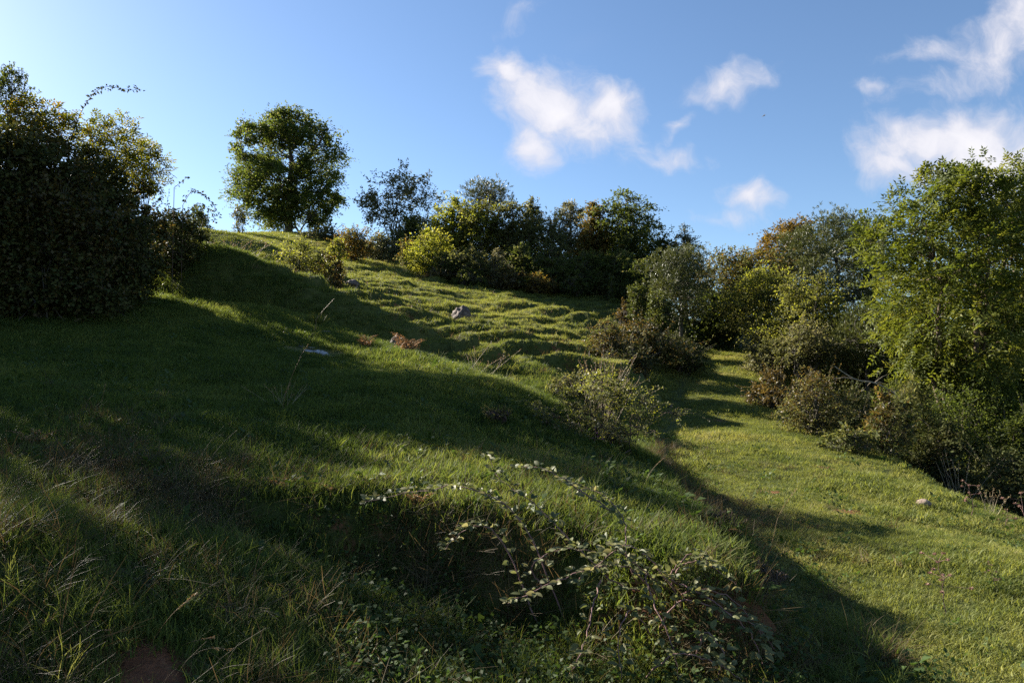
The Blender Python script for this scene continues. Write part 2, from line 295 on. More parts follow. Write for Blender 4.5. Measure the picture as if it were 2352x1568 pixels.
M = dict(
    turf=ground_mat(),
    bark=bark_mat('bark_grey', (.035, .03, .022), (.12, .10, .075)),
    bark_warm=bark_mat('bark_warm', (.05, .034, .02), (.15, .105, .06)),
    twig=bark_mat('twig_brown', (.035, .022, .015), (.10, .065, .045), 30),
    pale_twig=bark_mat('twig_pale', (.2, .16, .11), (.38, .31, .22), 30),
    cane=bark_mat('bramble_cane', (.10, .045, .045), (.26, .15, .13), 40),
    ash=leaf_mat('ash_leaves', [(.037, .056, .015), (.069, .094, .022), (.106, .131, .033)], .5, .6, .18),
    ashlit=leaf_mat('ash_leaves_yellowing', [(.045, .064, .014), (.086, .106, .021), (.145, .150, .034)], .42, .6, .18),
    poplar=leaf_mat('poplar_leaves', [(.048, .060, .024), (.090, .096, .042), (.144, .138, .072)], .5, .5, .4),
    yellow=leaf_mat('yellow_green_leaves', [(.075, .095, .018), (.145, .160, .032), (.22, .215, .055)], .58, .6, .18),
    olive=leaf_mat('olive_leaves', [(.047, .057, .019), (.084, .089, .030), (.135, .128, .047)], .5, .6, .18),
    dark=leaf_mat('dark_green_leaves', [(.030, .044, .012), (.056, .074, .018), (.09, .105, .028)], .5, .6, .18),
    rust=leaf_mat('rusty_leaves', [(.070, .058, .016), (.115, .085, .022), (.165, .115, .032)], .5, .6, .18),
    pale=leaf_mat('pale_leaves', [(.08, .085, .035), (.14, .135, .062), (.22, .20, .11)], .38, .6, .18),
    pine=leaf_mat('pine_needles', [(.036, .046, .014), (.068, .080, .022), (.11, .118, .038)], .2, .5),
    gorse=leaf_mat('gorse_spines', [(.04, .055, .014), (.075, .092, .022), (.12, .13, .035)], .3, .6, .18),
    bramble=leaf_mat('bramble_leaves', [(.028, .038, .011), (.050, .058, .017), (.085, .08, .028)], .14, .7, .12),
    brambledry=leaf_mat('bramble_leaves_browning', [(.045, .038, .012), (.085, .066, .020), (.135, .10, .034)], .38, .5, .35),
    elder=leaf_mat('elder_leaves', [(.05, .062, .012), (.10, .11, .018), (.17, .14, .03)], .5, .6, .18),
    grass=leaf_mat('grass_blades', [(.044, .070, .018), (.084, .114, .027), (.140, .158, .042), (.20, .19, .068)], .42, .65, .12, inst=True),
    pathgrass=leaf_mat('grazed_grass_blades', [(.080, .104, .026), (.140, .160, .038), (.205, .208, .060), (.28, .24, .10)], .42, .6, .2, inst=True),
    straw=leaf_mat('straw_blades', [(.055, .040, .018), (.10, .074, .034), (.165, .128, .064)], .35, .6, .25, inst=True),
    herb=leaf_mat('herb_leaves', [(.030, .055, .014), (.05, .082, .02), (.085, .11, .032)], .35, .6, .2, inst=True),
    straw_obj=leaf_mat('straw_stalks', [(.16, .11, .05), (.25, .18, .09), (.36, .27, .15)], .25, .6, .25),
    bracken=leaf_mat('bracken_fronds', [(.11, .065, .03), (.19, .12, .055), (.27, .18, .09)], .35, .6, .2),
    thistle=leaf_mat('dry_flower_heads', [(.12, .07, .055), (.22, .13, .10), (.34, .23, .18)], .2, .7, .2),
    dock=leaf_mat('dock_leaf', [(.04, .075, .012), (.07, .12, .02)], .45, .4, .4),
    purple=leaf_mat('purple_petals', [(.16, .05, .16), (.28, .10, .26)], .4, .6, .2),
    fore=leaf_mat('foreground_bramble_leaf', [(.065, .080, .028), (.115, .128, .048), (.18, .17, .075)], .35, .55, .25),
    boulder=stone_mat('lichened_boulder', [(.32, (.025, .018, .015)), (.46, (.075, .052, .042)), (.56, (.13, .095, .075)), (.68, (.24, .20, .165))], 7),
    pebble=stone_mat('pale_stone', [(.3, (.12, .08, .058)), (.7, (.27, .21, .165))], 12),
)

# ------------------------------------------------------------------ ground sheet
def axis(fine_lo, fine_hi, step, lo, hi, grow=1.06):
    a = list(np.arange(fine_lo, fine_hi, step))
    s, p = step, a[-1]
    while p < hi: s *= grow; p += s; a.append(p)
    s, p, b = step, a[0], []
    while p > lo: s *= grow; p -= s; b.append(p)
    return np.array(b[::-1] + a)
def obj(name, me, mat=None, parent=None):
    o = bpy.data.objects.new(name, me); COL.objects.link(o)
    if mat is not None and len(me.materials) == 0: me.materials.append(mat)
    if parent is not None: o.parent = parent
    return o
def tag(o, label=None, cat=None, group=None, kind=None):
    if label: o['label'] = label
    if cat: o['category'] = cat
    if group: o['group'] = group
    if kind: o['kind'] = kind
    return o
def mesh_quads(name, V, Q, tint=None, smooth=False):
    me = bpy.data.meshes.new(name); V = np.ascontiguousarray(V, np.float32); Q = np.ascontiguousarray(Q, np.int32)
    n = len(Q); k = Q.shape[1]
    me.vertices.add(len(V)); me.vertices.foreach_set('co', V.ravel())
    me.loops.add(n * k); me.loops.foreach_set('vertex_index', Q.ravel())
    me.polygons.add(n); me.polygons.foreach_set('loop_start', np.arange(0, n * k, k, dtype=np.int32))
    if smooth: me.polygons.foreach_set('use_smooth', np.ones(n, bool))
    if tint is not None:
        a = me.attributes.new('tint', 'FLOAT', 'FACE'); a.data.foreach_set('value', np.asarray(tint, np.float32))
    me.update(calc_edges=True); return me
SOIL = [(-1.40, 2.72, .24, 1.1), (-3.3, 4.95, .28, .7), (-2.35, 3.1, .16, .6), (-1.0, 4.45, .3, .6), (1.35, 3.9, .4, .8), (.75, 4.0, .35, .6), (4.6, 7.2, .2, .8), (2.9, 5.9, .16, .8), (3.6, 9.5, .22, .75), (-2.0, 13.2, .5, .5), (4.1, 8.4, .3, .7), (5.2, 11.5, .3, .7), (4.0, 5.2, .15, .7), (5.0, 16.5, .5, .6), (3.2, 7.4, .18, .8)]
def soil_blobs(x, y):
    r = np.zeros(np.shape(x)); k = 1 + .9 * fbm(x * 3.2, y * 3.2, 4, 3)
    for (sx, sy, q, a) in SOIL: r = np.maximum(r, a * np.exp(-((x - sx) ** 2 + (y - sy) ** 2) / (q * k) ** 2))
    return r
def make_ground():
    xs = axis(-7, 7.5, .075, -400, 400, 1.04); ys = axis(2.2, 16, .078, -300, 500, 1.025)
    X, Y = np.meshgrid(xs, ys)
    z, m, face, tm, riser = terrain(X, Y, 2)
    far = sstep(70, 160, np.hypot(X, Y)); z = z * (1 - far) + far * (np.minimum(z, 6) * .2 - 6)
    V = np.stack([X, Y, z], -1).reshape(-1, 3)
    ny, nx = X.shape; i = np.arange(ny * nx).reshape(ny, nx)
    Q = np.stack([i[:-1, :-1], i[:-1, 1:], i[1:, 1:], i[1:, :-1]], -1).reshape(-1, 4)
    me = mesh_quads('ground', V, Q, None, True)
    soil = face * .5 * (1 - sstep(9, 13, Y)) * sstep(-.6, .3, fbm(X * .9, Y * .9, 3, 2) + .15)
    soil = np.maximum(soil, soil_blobs(X, Y))
    soil = np.maximum(soil, .62 * riser * tm * m * sstep(-.1, .5, fbm(X * .7, Y * .7, 2, 3)))
    a = me.attributes.new('soil', 'FLOAT', 'POINT'); a.data.foreach_set('value', soil.ravel().astype(np.float32))
    return tag(obj('ground', me, M['turf']), 'grassy hillside with terraced turf, cut earth bank and green track', kind='structure')
ground = make_ground()

# ------------------------------------------------------------------ plants: leaves, tubes, crowns
def unit(a): return a / np.maximum(np.linalg.norm(a, axis=-1, keepdims=True), 1e-9)
def leaf_quads(P, A, Nn, Ln, Wd, rng, fold=.12, droop=.15):
    """One bent rhombic leaf per row: base P, direction A, face normal Nn."""
    A = unit(A); S = unit(np.cross(A, Nn)); Nn = np.cross(S, A)
    Ln = np.broadcast_to(Ln, len(P))[:, None]; Wd = np.broadcast_to(Wd, len(P))[:, None]
    mid = P + A * Ln * .45 + Nn * Ln * fold
    V = np.stack([P, mid + S * Wd * .5, P + A * Ln - Nn * Ln * droop, mid - S * Wd * .5], 1).reshape(-1, 3)
    Q = np.arange(len(P) * 4).reshape(-1, 4)
    return V, Q
def rand_dir(rng, n):
    v = rng.normal(size=(n, 3)); return unit(v)
def tube_mesh(name, paths, sides=6):
    V, Q = [], []; off = 0; sides0 = sides
    for pts, rad in paths:
        pts = np.asarray(pts, float); rad = np.broadcast_to(rad, len(pts)); sides = 3 if rad.max() < .022 and len(paths) > 8 else sides0
        t = unit(np.gradient(pts, axis=0)); ref = np.where(np.abs(t[:, 2:3]) < .9, np.array([[0, 0, 1.]]), np.array([[1., 0, 0]]))
        s = unit(np.cross(t, ref)); b = np.cross(s, t)
        an = np.linspace(0, 2 * math.pi, sides, endpoint=False)
        ring = pts[:, None] + (s[:, None] * np.cos(an)[None, :, None] + b[:, None] * np.sin(an)[None, :, None]) * rad[:, None, None]
        V.append(ring.reshape(-1, 3)); n = len(pts)
        i = off + np.arange(n * sides).reshape(n, sides); j = np.roll(i, -1, 1)
        Q.append(np.stack([i[:-1], j[:-1], j[1:], i[1:]], -1).reshape(-1, 4)); off += n * sides
    return mesh_quads(name, np.concatenate(V), np.concatenate(Q), None, True)
def curve_pts(a, b, lift, n=7, jit=0, rng=None):
    a, b = np.asarray(a, float), np.asarray(b, float); t = np.linspace(0, 1, n)[:, None]
    p = a * (1 - t) + b * t; p[:, 2] += (lift * np.sin(t * math.pi))[:, 0]
    if jit and rng is not None: p[1:-1] += rng.normal(size=(n - 2, 3)) * jit
    return p
PROF = dict(
    round=lambda t: np.sqrt(np.clip(1 - (2 * t - 1) ** 2, 0, 1)),
    ash=lambda t: np.clip(1.0 - .35 * np.clip(.35 - t, 0, 1) / .35, 0, 1) * np.sqrt(np.clip(1 - np.clip((t - .38) / .62, 0, 1) ** 2.2, 0, 1)),
    oval=lambda t: (.62 + .38 * sstep(0, .3, t)) * np.sqrt(np.clip(1 - np.clip((t - .42) / .58, 0, 1) ** 2.4, 0, 1)),
    cone=lambda t: np.clip(1.0 - t, 0, 1) ** .8 * sstep(-.05, .12, t),
    column=lambda t: sstep(-.1, .15, t) * (1 - sstep(.6, 1.08, t)),
    dome=lambda t: np.sqrt(np.clip(1 - t ** 1.9, 0, 1)) * (.82 + .18 * sstep(0, .25, t)),
    vase=lambda t: (.45 + .55 * sstep(0, .6, t)) * np.sqrt(np.clip(1 - np.clip((t - .5) / .5, 0, 1) ** 2.5, 0, 1)),
    flat=lambda t: sstep(-.05, .1, t) * np.sqrt(np.clip(1 - t ** 3, 0, 1)))
def clump_centres(rng, n, W, D, z0, z1, prof, rc, lump=.25, out=.55):
    P = []; f = PROF[prof]; ph = rng.rand() * 10; tries = 0
    while len(P) < n and tries < n * 60:
        tries += 1
        t = rng.rand(); r = float(f(np.array(t)))
        if rng.rand() > r + .08: continue
        an = rng.rand() * 2 * math.pi
        lump_ = 1 + lump * math.sin(an * 2 + ph + t * 5) * .6 + lump * math.sin(an * 3 - ph * 2 + t * 9) * .5
        q = rng.rand() ** out * r * lump_
        p = np.array([math.cos(an) * q * (W / 2 - rc * .7), math.sin(an) * q * (D / 2 - rc * .7), z0 + rc * .4 + t * (z1 - z0 - rc * 1.1)])
        if P and tries < n * 40 and np.min(np.linalg.norm(np.array(P) - p, axis=1)) < rc * .62: continue
        P.append(p)
    return np.array(P)
def leaf_cloud(rng, C, rc, n, size, kind, flat=.75, tintrange=(0, 1), centre=None):
    k = len(C); w = rng.rand(k) * .7 + .6; w /= w.sum()
    idx = rng.choice(k, n, p=w)
    rr = rc * (.6 + .9 * rng.rand(k)); shp = np.stack([.8 + .5 * rng.rand(k), .8 + .5 * rng.rand(k), np.full(k, flat) * (.8 + .4 * rng.rand(k))], -1)
    dirs = rand_dir(rng, n); dirs[:, 2] = np.where(rng.rand(n) < .3, np.abs(dirs[:, 2]), dirs[:, 2])
    off = dirs * (rng.rand(n) ** .45)[:, None] * rr[idx][:, None] * shp[idx]
    P = C[idx] + off
    ctint = rng.rand(k); tint = np.clip(.55 * ctint[idx] + .45 * rng.rand(n), 0, 1)
    tint = tintrange[0] + tint * (tintrange[1] - tintrange[0])
    outv = unit(off + (C[idx] - (centre if centre is not None else C.mean(0))) * .35)
    if kind == 'needle':
        # shoots: tufts of needles radiating from a point
        m = 9; A0 = unit(outv * .9 + rng.normal(size=(n, 3)) * .5 + np.array([0, 0, .5]))
        P2 = np.repeat(P, m, 0) + np.repeat(A0, m, 0) * (rng.rand(n * m) * size * .7)[:, None]
        A = unit(np.repeat(A0, m, 0) + rng.normal(size=(n * m, 3)) * .55)
        V, Q = leaf_quads(P2, A, rand_dir(rng, n * m), size * (.7 + .5 * rng.rand(n * m)), size * .16, rng, 0, 0)
        return V, Q, np.repeat(tint, m)
    if kind == 'ash':
        m = 7; A0 = unit(outv * .8 + rng.normal(size=(n, 3)) * .55 + np.array([0, 0, .25]))
        N0 = unit(rng.normal(size=(n, 3)) * .4 + np.array([0, 0, 1.]) + outv * .4)
        S0 = unit(np.cross(A0, N0)); N0 = np.cross(S0, A0)
        along = np.array([.25, .25, .5, .5, .75, .75, .9]); side = np.array([1, -1, 1, -1, 1, -1, 0.])
        rl = size * 3.1
        P2 = (P[:, None] + A0[:, None] * (along * rl)[None, :, None] - np.array([0, 0, 1.]) * (along ** 2 * rl * .22)[None, :, None]).reshape(-1, 3)
        A = (A0[:, None] * .65 + S0[:, None] * side[None, :, None] + rng.normal(size=(n, m, 3)) * .18).reshape(-1, 3)
        Nn = np.repeat(N0, m, 0) + rng.normal(size=(n * m, 3)) * .3
        V, Q = leaf_quads(P2, A, Nn, size * (.8 + .45 * rng.rand(n * m)), size * .42, rng, .06, .12)
        return V, Q, np.clip(np.repeat(tint, m) + rng.normal(size=n * m) * .06, 0, 1)
    # leaves sit along twigs that spray out of each clump
    m = 9; nt = max(n // m, 8); n = nt * m
    ti = rng.choice(k, nt, p=w); td = rand_dir(rng, nt)
    cc = C[ti] - (centre if centre is not None else C.mean(0))
    td = unit(td + unit(cc) * .55 + np.array([0, 0, .28]))
    tl = rr[ti] * (.5 + .6 * rng.rand(nt) ** 1.5); st = C[ti] + rand_dir(rng, nt) * (rr[ti] * .6 * rng.rand(nt))[:, None] * shp[ti]
    tpos = np.tile(np.linspace(.12, 1, m), nt); T = np.repeat(np.arange(nt), m)
    P = st[T] + td[T] * (tl[T] * tpos)[:, None] * np.array([1, 1, flat + .1]) - np.array([0, 0, 1.]) * (tl[T] * .22 * tpos ** 2)[:, None] + rng.normal(size=(n, 3)) * size * .35
    tint = np.clip(.42 * ctint[ti][T] + .28 * rng.rand(nt)[T] + .3 * rng.rand(n), 0, 1)
    sgn = np.tile(np.where(np.arange(m) % 2, 1., -1.), nt)[:, None]
    sd = unit(np.cross(td[T], np.array([0, 0, 1.]) + rng.normal(size=(n, 3)) * .5))
    A = unit(td[T] * .7 + sd * sgn * .8 + rng.normal(size=(n, 3)) * .35)
    Nn = rng.normal(size=(n, 3)) * .5 + td[T] * .3 + np.array([0, 0, .8])
    asp = dict(broad=.62, bramble=.7, small=.55, willow=.3, spine=.14)[kind]
    ln = size * (.65 + .7 * rng.rand(n))
    V, Q = leaf_quads(P, A, Nn, ln, ln * asp, rng)
    return V, Q, tint
STATS = []
def plant(name, label, cat, u, v0, v1, Y, wpx, mat='olive', kind='broad', prof='dome', seed=1, group=None, leaf=None, cov=5.0, clump=.2, base=None,
          depth=.9, nclump=None, stems=1, trunk_r=None, bark='bark', zgap=.0, lump=None, lean=0, bare=0, out=.55, mat2=None, mix2=.0, flat=.75, pos=None):
    """A tree or shrub whose foot stands on the ground at depth Y below pixel column u; v0 = top, v1 = lower edge of its crown."""
    rng = np.random.RandomState(seed); lump = lump if lump is not None else (.25 if stems == 1 else .5)
    x = at(u, 341, Y)[0]; zb = H(x, Y); wpx = wpx * (({HILL: 1.42, RIGHT: 1.4} if cat == 'tree' else {HILL: 1.35, RIGHT: 1.08}).get(group, 1.08) if kind != 'ash' else 1.08)
    ztop = at(u, v0, Y)[2] - zb; zlow = (max(at(u, v1, Y)[2] - zb, 0) if v1 is not None else 0) + zgap
    W = wpx / F * Y
    if pos: x, Y, hh_, W = pos; zb = H(x, Y); ztop = hh_; zlow = zgap
    Dp = W * depth; hgt = ztop - zlow
    s = leaf if leaf else .065
    s = max(s, 2.35 * (Y if not pos else 48) / F)
    if kind == 'ash': s = max(leaf or .06, 1.7 * Y / F)
    if kind == 'needle': s = max(leaf or .09, 3.6 * Y / F)
    rc = clump * min(W, hgt * 1.1)
    n = nclump or int(np.clip(1.5 * (W * Dp * hgt) / (rc * 1.25) ** 3 * .8, 10, 150))
    C = clump_centres(rng, n, W, Dp, zlow, ztop, prof, rc, lump, out)
    area = W * hgt * .8
    per = {'ash': 7 * .5 * s * s * .42, 'needle': 9 * .5 * s * s * .16, 'spine': .5 * s * s * .14, 'willow': .5 * s * s * .3}.get(kind, .5 * s * s * .6)
    nl = int(np.clip(.87 * cov * area / per, 300, {'ash': 21000, 'needle': 6500}.get(kind, 60000)))
    Vv, Qq, tt = leaf_cloud(rng, C, rc, nl, s, kind, flat, centre=np.array([0, 0, zlow + hgt * .4]))
    Vv = Vv.copy(); sh_paths = []
    if stems > 4 and kind in ('small', 'broad', 'bramble', 'spine') and group != HILL and cat == 'bush':
        ns, nb = 30, 14; oc = C[np.argsort(-np.linalg.norm((C - np.array([0, 0, zlow])) / np.array([W, Dp, hgt]), axis=1))][:max(6, len(C) // 2)]
        PP, AA = [], []
        for q in range(ns):
            c = oc[rng.randint(len(oc))]; d = unit(c - np.array([0, 0, zlow + .2 * hgt]) + rng.normal(size=3) * .3 * W * .5 + np.array([0, 0, .35 * hgt]))
            L_ = min((.16 + .3 * rng.rand() ** 1.5) * min(W, hgt * 1.3), .55 + .25 * rng.rand()); t_ = np.linspace(0, 1, 7)[:, None]
            p = c + d * L_ * t_ * 1.2 + np.array([0, 0, -1.]) * L_ * .35 * t_ ** 2.2 * rng.rand() * 1.6; sh_paths.append((p, np.linspace(.004, .0015, 7) * max(1, Y / 14)))
            tt_ = np.linspace(.2, 1, nb); PP.append(np.stack([np.interp(tt_, t_[:, 0], p[:, k_]) for k_ in range(3)], -1)); AA.append(np.repeat(d[None], nb, 0) * .5 + rand_dir(rng, nb))
        PP = np.concatenate(PP); AA = np.concatenate(AA); V2, Q2 = leaf_quads(PP, AA, rng.normal(size=PP.shape) * .5 + np.array([0, 0, .8]), s * (.6 + .6 * rng.rand(len(PP))), s * .5, rng)
        Qq = np.concatenate([Qq, Q2 + len(Vv)]); Vv = np.concatenate([Vv, V2]); tt = np.concatenate([tt, rng.rand(len(PP))])
    # keep the lowest leaves above the soil
    gz = fast_h(Vv[:, 0] + x, Vv[:, 1] + Y) - zb + .02
    Vv[:, 2] = np.maximum(Vv[:, 2], gz)
    root = bpy.data.objects.new(name, None); COL.objects.link(root); root.location = (x, Y, zb); root.empty_display_size = .3
    tag(root, label, cat, group)
    # trunk, limbs and twigs
    tr = trunk_r or max(.02, .018 * ztop + .01)
    paths = []; limbs = []
    if stems == 1:
        k = 9; t = np.linspace(0, 1, k); top_ = zlow + hgt * .82
        ax = np.stack([lean * t + rng.normal(size=k) * tr * .5 * t, rng.normal(size=k) * tr * .5 * t, -.25 + t * (top_ + .25)], -1)
        paths.append((ax, tr * (1.15 - .9 * t) + .004)); limbs = [ax]
        nm = 9
        for i in range(nm):
            c = C[rng.randint(len(C))]; h0 = max(.12 * ztop, min(c[2] - .35 * math.hypot(c[0], c[1]) - .1 * hgt, top_ * .9))
            a = ax[int(np.clip(h0 / top_ * (k - 1), 1, k - 1))]
            p = curve_pts(a, c * np.array([.8, .8, .97]), -.04 * hgt, 7, .03 * W * .4, rng); paths.append((p, np.linspace(tr * .42, tr * .12, 7))); limbs.append(p)
    else:
        for i in range(stems):
            c = C[rng.randint(len(C))] * np.array([.75, .75, 1]); b0 = np.array([rng.normal() * .06 * W, rng.normal() * .06 * W, -.15])
            p = curve_pts(b0, c, .05 * hgt, 8, .02 * W, rng); paths.append((p, np.linspace(tr, tr * .25, 8))); limbs.append(p)
    LP = np.concatenate([l[2:] for l in limbs]); paths += sh_paths
    for c in C:
        d = np.linalg.norm(LP - c, axis=1) + np.clip(LP[:, 2] - c[2], 0, 9) * 1.5
        a = LP[np.argmin(d)]
        paths.append((curve_pts(a, c, .03 * hgt, 5, .02 * W * .5, rng), np.linspace(tr * .16 + .003, .004, 5)))
        for j in range(2):
            e = c + rand_dir(rng, 1)[0] * rc * .9
            paths.append((curve_pts(c, e, .02, 3), np.array([.006, .004, .002]) * max(1, Y / 25)))
    if cat == 'tree' and stems <= 10:
        for p_ in paths[:len(limbs)]: obj('trunk' if stems == 1 and p_ is paths[0] else 'limb' if stems == 1 else 'trunk', tube_mesh('limb', [p_], 7), M[bark], root)
        obj('twigs', tube_mesh('twigs', paths[len(limbs):], 4), M[bark], root)
    else: obj('stem', tube_mesh('stem', paths, 5), M[bark], root)
    me = mesh_quads('crown', Vv, Qq, tt)
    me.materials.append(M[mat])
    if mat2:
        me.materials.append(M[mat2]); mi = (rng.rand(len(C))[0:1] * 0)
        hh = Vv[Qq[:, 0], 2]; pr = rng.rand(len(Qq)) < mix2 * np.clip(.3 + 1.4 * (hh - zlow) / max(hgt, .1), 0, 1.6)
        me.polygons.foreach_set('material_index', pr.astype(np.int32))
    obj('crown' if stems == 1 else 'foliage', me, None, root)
    STATS.append((name, len(Qq)))
    return root

HILL, RIGHT, LEFT = 'trees and scrub along the hilltop wood', 'trees and scrub beside the track', 'thicket on the left bank'
# ------------------------------------------------------------------ woodland on the hill
HILL, RIGHT, LEFT = 'trees and scrub along the hilltop wood', 'trees and scrub beside the track', 'thicket on the left bank'
plant('ash_tree', 'tall rounded ash standing alone on the skyline left of the wood', 'tree', 287, 108, 229, 58, 120, 'ash', 'broad', 'oval', 11, cov=7.5, clump=.10, nclump=170, trunk_r=.33, lump=.12, out=.42, leaf=.16, flat=.85, mat2='olive', mix2=.15)
plant('sapling', 'thin sapling at the left foot of the lone ash', 'tree', 238, 205, 240, 50, 16, 'olive', 'broad', 'vase', 12, cov=2.2, stems=4)
plant('bush', 'small round bush on the skyline beside the dark thicket', 'bush', 197, 205, None, 34, 26, 'dark', 'small', 'dome', 13, cov=4, stems=5)
plant('bush', 'broad olive bush in front of the lone ash trunk', 'bush', 298, 236, None, 21.2, 60, 'olive', 'small', 'dome', 14, cov=4.5, stems=9, mat2='yellow', mix2=.35)
plant('bush', 'dark low bush at the right end of the olive bush', 'bush', 330, 252, None, 21.8, 34, 'brambledry', 'bramble', 'dome', 15, cov=4.5, stems=7)
plant('bush', 'upright yellowing bush on the slope beside the olive bush', 'bush', 336, 238, None, 26, 18, 'yellow', 'small', 'vase', 16, cov=3, stems=6)
plant('bush', 'reddish brown bush on the skyline between ash and poplar', 'bush', 352, 226, None, 40, 46, 'rust', 'small', 'dome', 17, cov=4.5, stems=7, mat2='olive', mix2=.4)
plant('bush', 'low green scrub on the skyline right of the ash', 'bush', 322, 225, None, 50, 44, 'olive', 'small', 'dome', 18, cov=4.5, stems=7)
plant('bush', 'grey green scrub under the poplar', 'bush', 378, 232, None, 44, 36, 'poplar', 'small', 'dome', 19, cov=4.5, stems=7)
plant('poplar_tree', 'sparse grey green poplar with many upright stems left of the wood', 'tree', 400, 166, 244, 53, 80, 'poplar', 'broad', 'vase', 20, cov=2.6, clump=.12, nclump=75, stems=16, trunk_r=.07, leaf=.15, mat2='olive', mix2=.15, flat=1.1)
plant('bush', 'dense dark bush filling the lower right of the poplar', 'bush', 412, 212, None, 50, 46, 'dark', 'broad', 'dome', 21, cov=5, stems=7, mat2='olive', mix2=.4)
plant('bush', 'brown bush at the left edge of the wood', 'bush', 408, 238, None, 41, 20, 'olive', 'small', 'dome', 22, cov=4.5, stems=6, mat2='rust', mix2=.3)
plant('ivy_clad_tree', 'bright ivy clad column of a tree at the left of the wood', 'tree', 453, 188, 265, 42, 36, 'yellow', 'broad', 'column', 23, HILL, cov=5.5, clump=.22, lump=.12)
plant('hazel_bush', 'sunlit yellow green bush at the left corner of the wood', 'bush', 430, 226, None, 39, 44, 'yellow', 'broad', 'dome', 24, HILL, cov=5.5, stems=8)
plant('maple_tree', 'yellow green rounded tree in front of the flat topped pine', 'tree', 480, 197, 262, 41, 38, 'yellow', 'broad', 'round', 25, HILL, cov=5, mat2='olive', mix2=.4)
plant('pine_tree', 'dark flat topped pine rising above the wood', 'tree', 486, 178, 212, 52, 42, 'pine', 'needle', 'flat', 26, HILL, cov=3.6, clump=.2, depth=1)
plant('oak_tree', 'olive rounded tree right of the flat topped pine', 'tree', 513, 198, 275, 41, 38, 'olive', 'broad', 'oval', 27, HILL, cov=5)
plant('oak_tree', 'grey olive tree crown peeping above the middle of the wood', 'tree', 531, 194, 240, 47, 28, 'olive', 'broad', 'cone', 28, HILL, cov=4.5, mat2='poplar', mix2=.4)
plant('pine_tree', 'spiky dark pine in the middle of the wood', 'tree', 552, 208, 285, 41, 42, 'pine', 'needle', 'cone', 29, HILL, cov=4)
plant('birch_tree', 'pale yellow birch crown above the middle of the wood', 'tree', 571, 197, 250, 46, 30, 'pale', 'small', 'ash', 30, HILL, cov=4)
plant('hornbeam_tree', 'rusty brown pointed tree in the wood', 'tree', 593, 196, 290, 41, 44, 'rust', 'broad', 'cone', 31, HILL, cov=6, mat2='olive', mix2=.35)
plant('oak_tree', 'tall dark green tree at the right end of the wood', 'tree', 628, 187, 285, 41, 60, 'dark', 'broad', 'ash', 32, HILL, cov=4.3, clump=.15, leaf=.15, lump=.3)
plant('holly_tree', 'dark round tree between the tall oak and the pale willow', 'tree', 664, 227, 300, 39, 40, 'dark', 'broad', 'cone', 33, HILL, cov=5)
plant('willow_tree', 'pale silvery willow behind the blue green pine', 'tree', 686, 219, 300, 40, 26, 'pale', 'small', 'column', 34, HILL, cov=4.2, mat2='poplar', mix2=.6)
plant('pine_tree', 'blue green pine at the right end of the wood', 'tree', 681, 240, 322, 30, 52, 'pine', 'needle', 'ash', 35, HILL, cov=4.6, clump=.17)
shr = [(445, 250, 38, 34, 'dark', 'dark bush at the wood edge below the ivy clad tree'), (470, 245, 37.5, 40, 'olive', 'olive bush at the wood edge left of the clematis'),
       (520, 240, 38, 46, 'dark', 'dark bush at the wood edge right of the clematis'), (553, 252, 37, 40, 'dark', 'dark bush at the wood edge below the spiky pine'),
       (590, 248, 37.5, 46, 'dark', 'dark bush at the wood edge below the rusty tree'), (622, 245, 37, 46, 'dark', 'dark bush at the wood edge below the tall oak'), (645, 255, 35, 40, 'dark', 'dark bush between the wood and the blue green pine'),
       (505, 266, 36.5, 34, 'brambledry', 'brown bramble low at the foot of the wood'), (541, 270, 36.2, 30, 'rust', 'yellow brown low bush at the foot of the wood'), (608, 268, 36.4, 30, 'olive', 'small green bush at the foot of the wood'),
       (575, 272, 36, 30, 'dark', 'low dark bush in the gap at the foot of the wood'), (470, 268, 36.3, 30, 'dark', 'low dark bush left of the clematis foot'), (435, 268, 37, 24, 'brambledry', 'brown scrub at the left foot of the wood')]
for i, (u, v, Y, w, m, lb) in enumerate(shr):
    plant('bush', lb, 'bush', u, v, None, Y, w, m, 'broad', 'dome', 60 + i, HILL, cov=5.5, stems=6, mat2='olive', mix2=.25)
plant('clematis', 'pale seed headed clematis draped on the wood edge', 'climber', 497, 246, None, 36.6, 22, 'pale', 'small', 'dome', 80, cov=4, stems=6)
plant('young_conifer', 'small bright conifer at the foot of the wood near the pine', 'tree', 612, 274, None, 35.3, 12, 'gorse', 'small', 'cone', 81, cov=4.5)
plant('gorse_bush', 'yellow green upright gorse left of the blue green pine', 'bush', 639, 282, None, 29, 24, 'gorse', 'small', 'vase', 82, cov=5, stems=8)
plant('gorse_bush', 'broad yellow green gorse at the foot of the blue green pine', 'bush', 660, 290, None, 28, 36, 'gorse', 'small', 'dome', 83, cov=5, stems=8)
plant('bramble_bush', 'pinkish bare twigged bramble left of the gorse', 'bush', 625, 298, None, 29.5, 18, 'brambledry', 'small', 'dome', 84, cov=1.6, stems=12)
# far wood filling the ground behind the front trees
for i, (u, v, Y, w, m, lb) in enumerate([(440, 222, 48, 50, 'dark', 'dark tree behind the ivy clad tree'), (505, 222, 47, 50, 'dark', 'dark tree deep in the wood below the pine'), (560, 228, 48, 60, 'dark', 'dark tree deep in the middle of the wood'), (615, 226, 48, 60, 'dark', 'dark tree deep behind the tall oak'), (655, 250, 46, 50, 'dark', 'dark tree deep behind the blue green pine')]):
    plant('oak_tree', lb, 'tree', u, v, 300, Y, w, m, 'broad', 'round', 90 + i, HILL, cov=4)

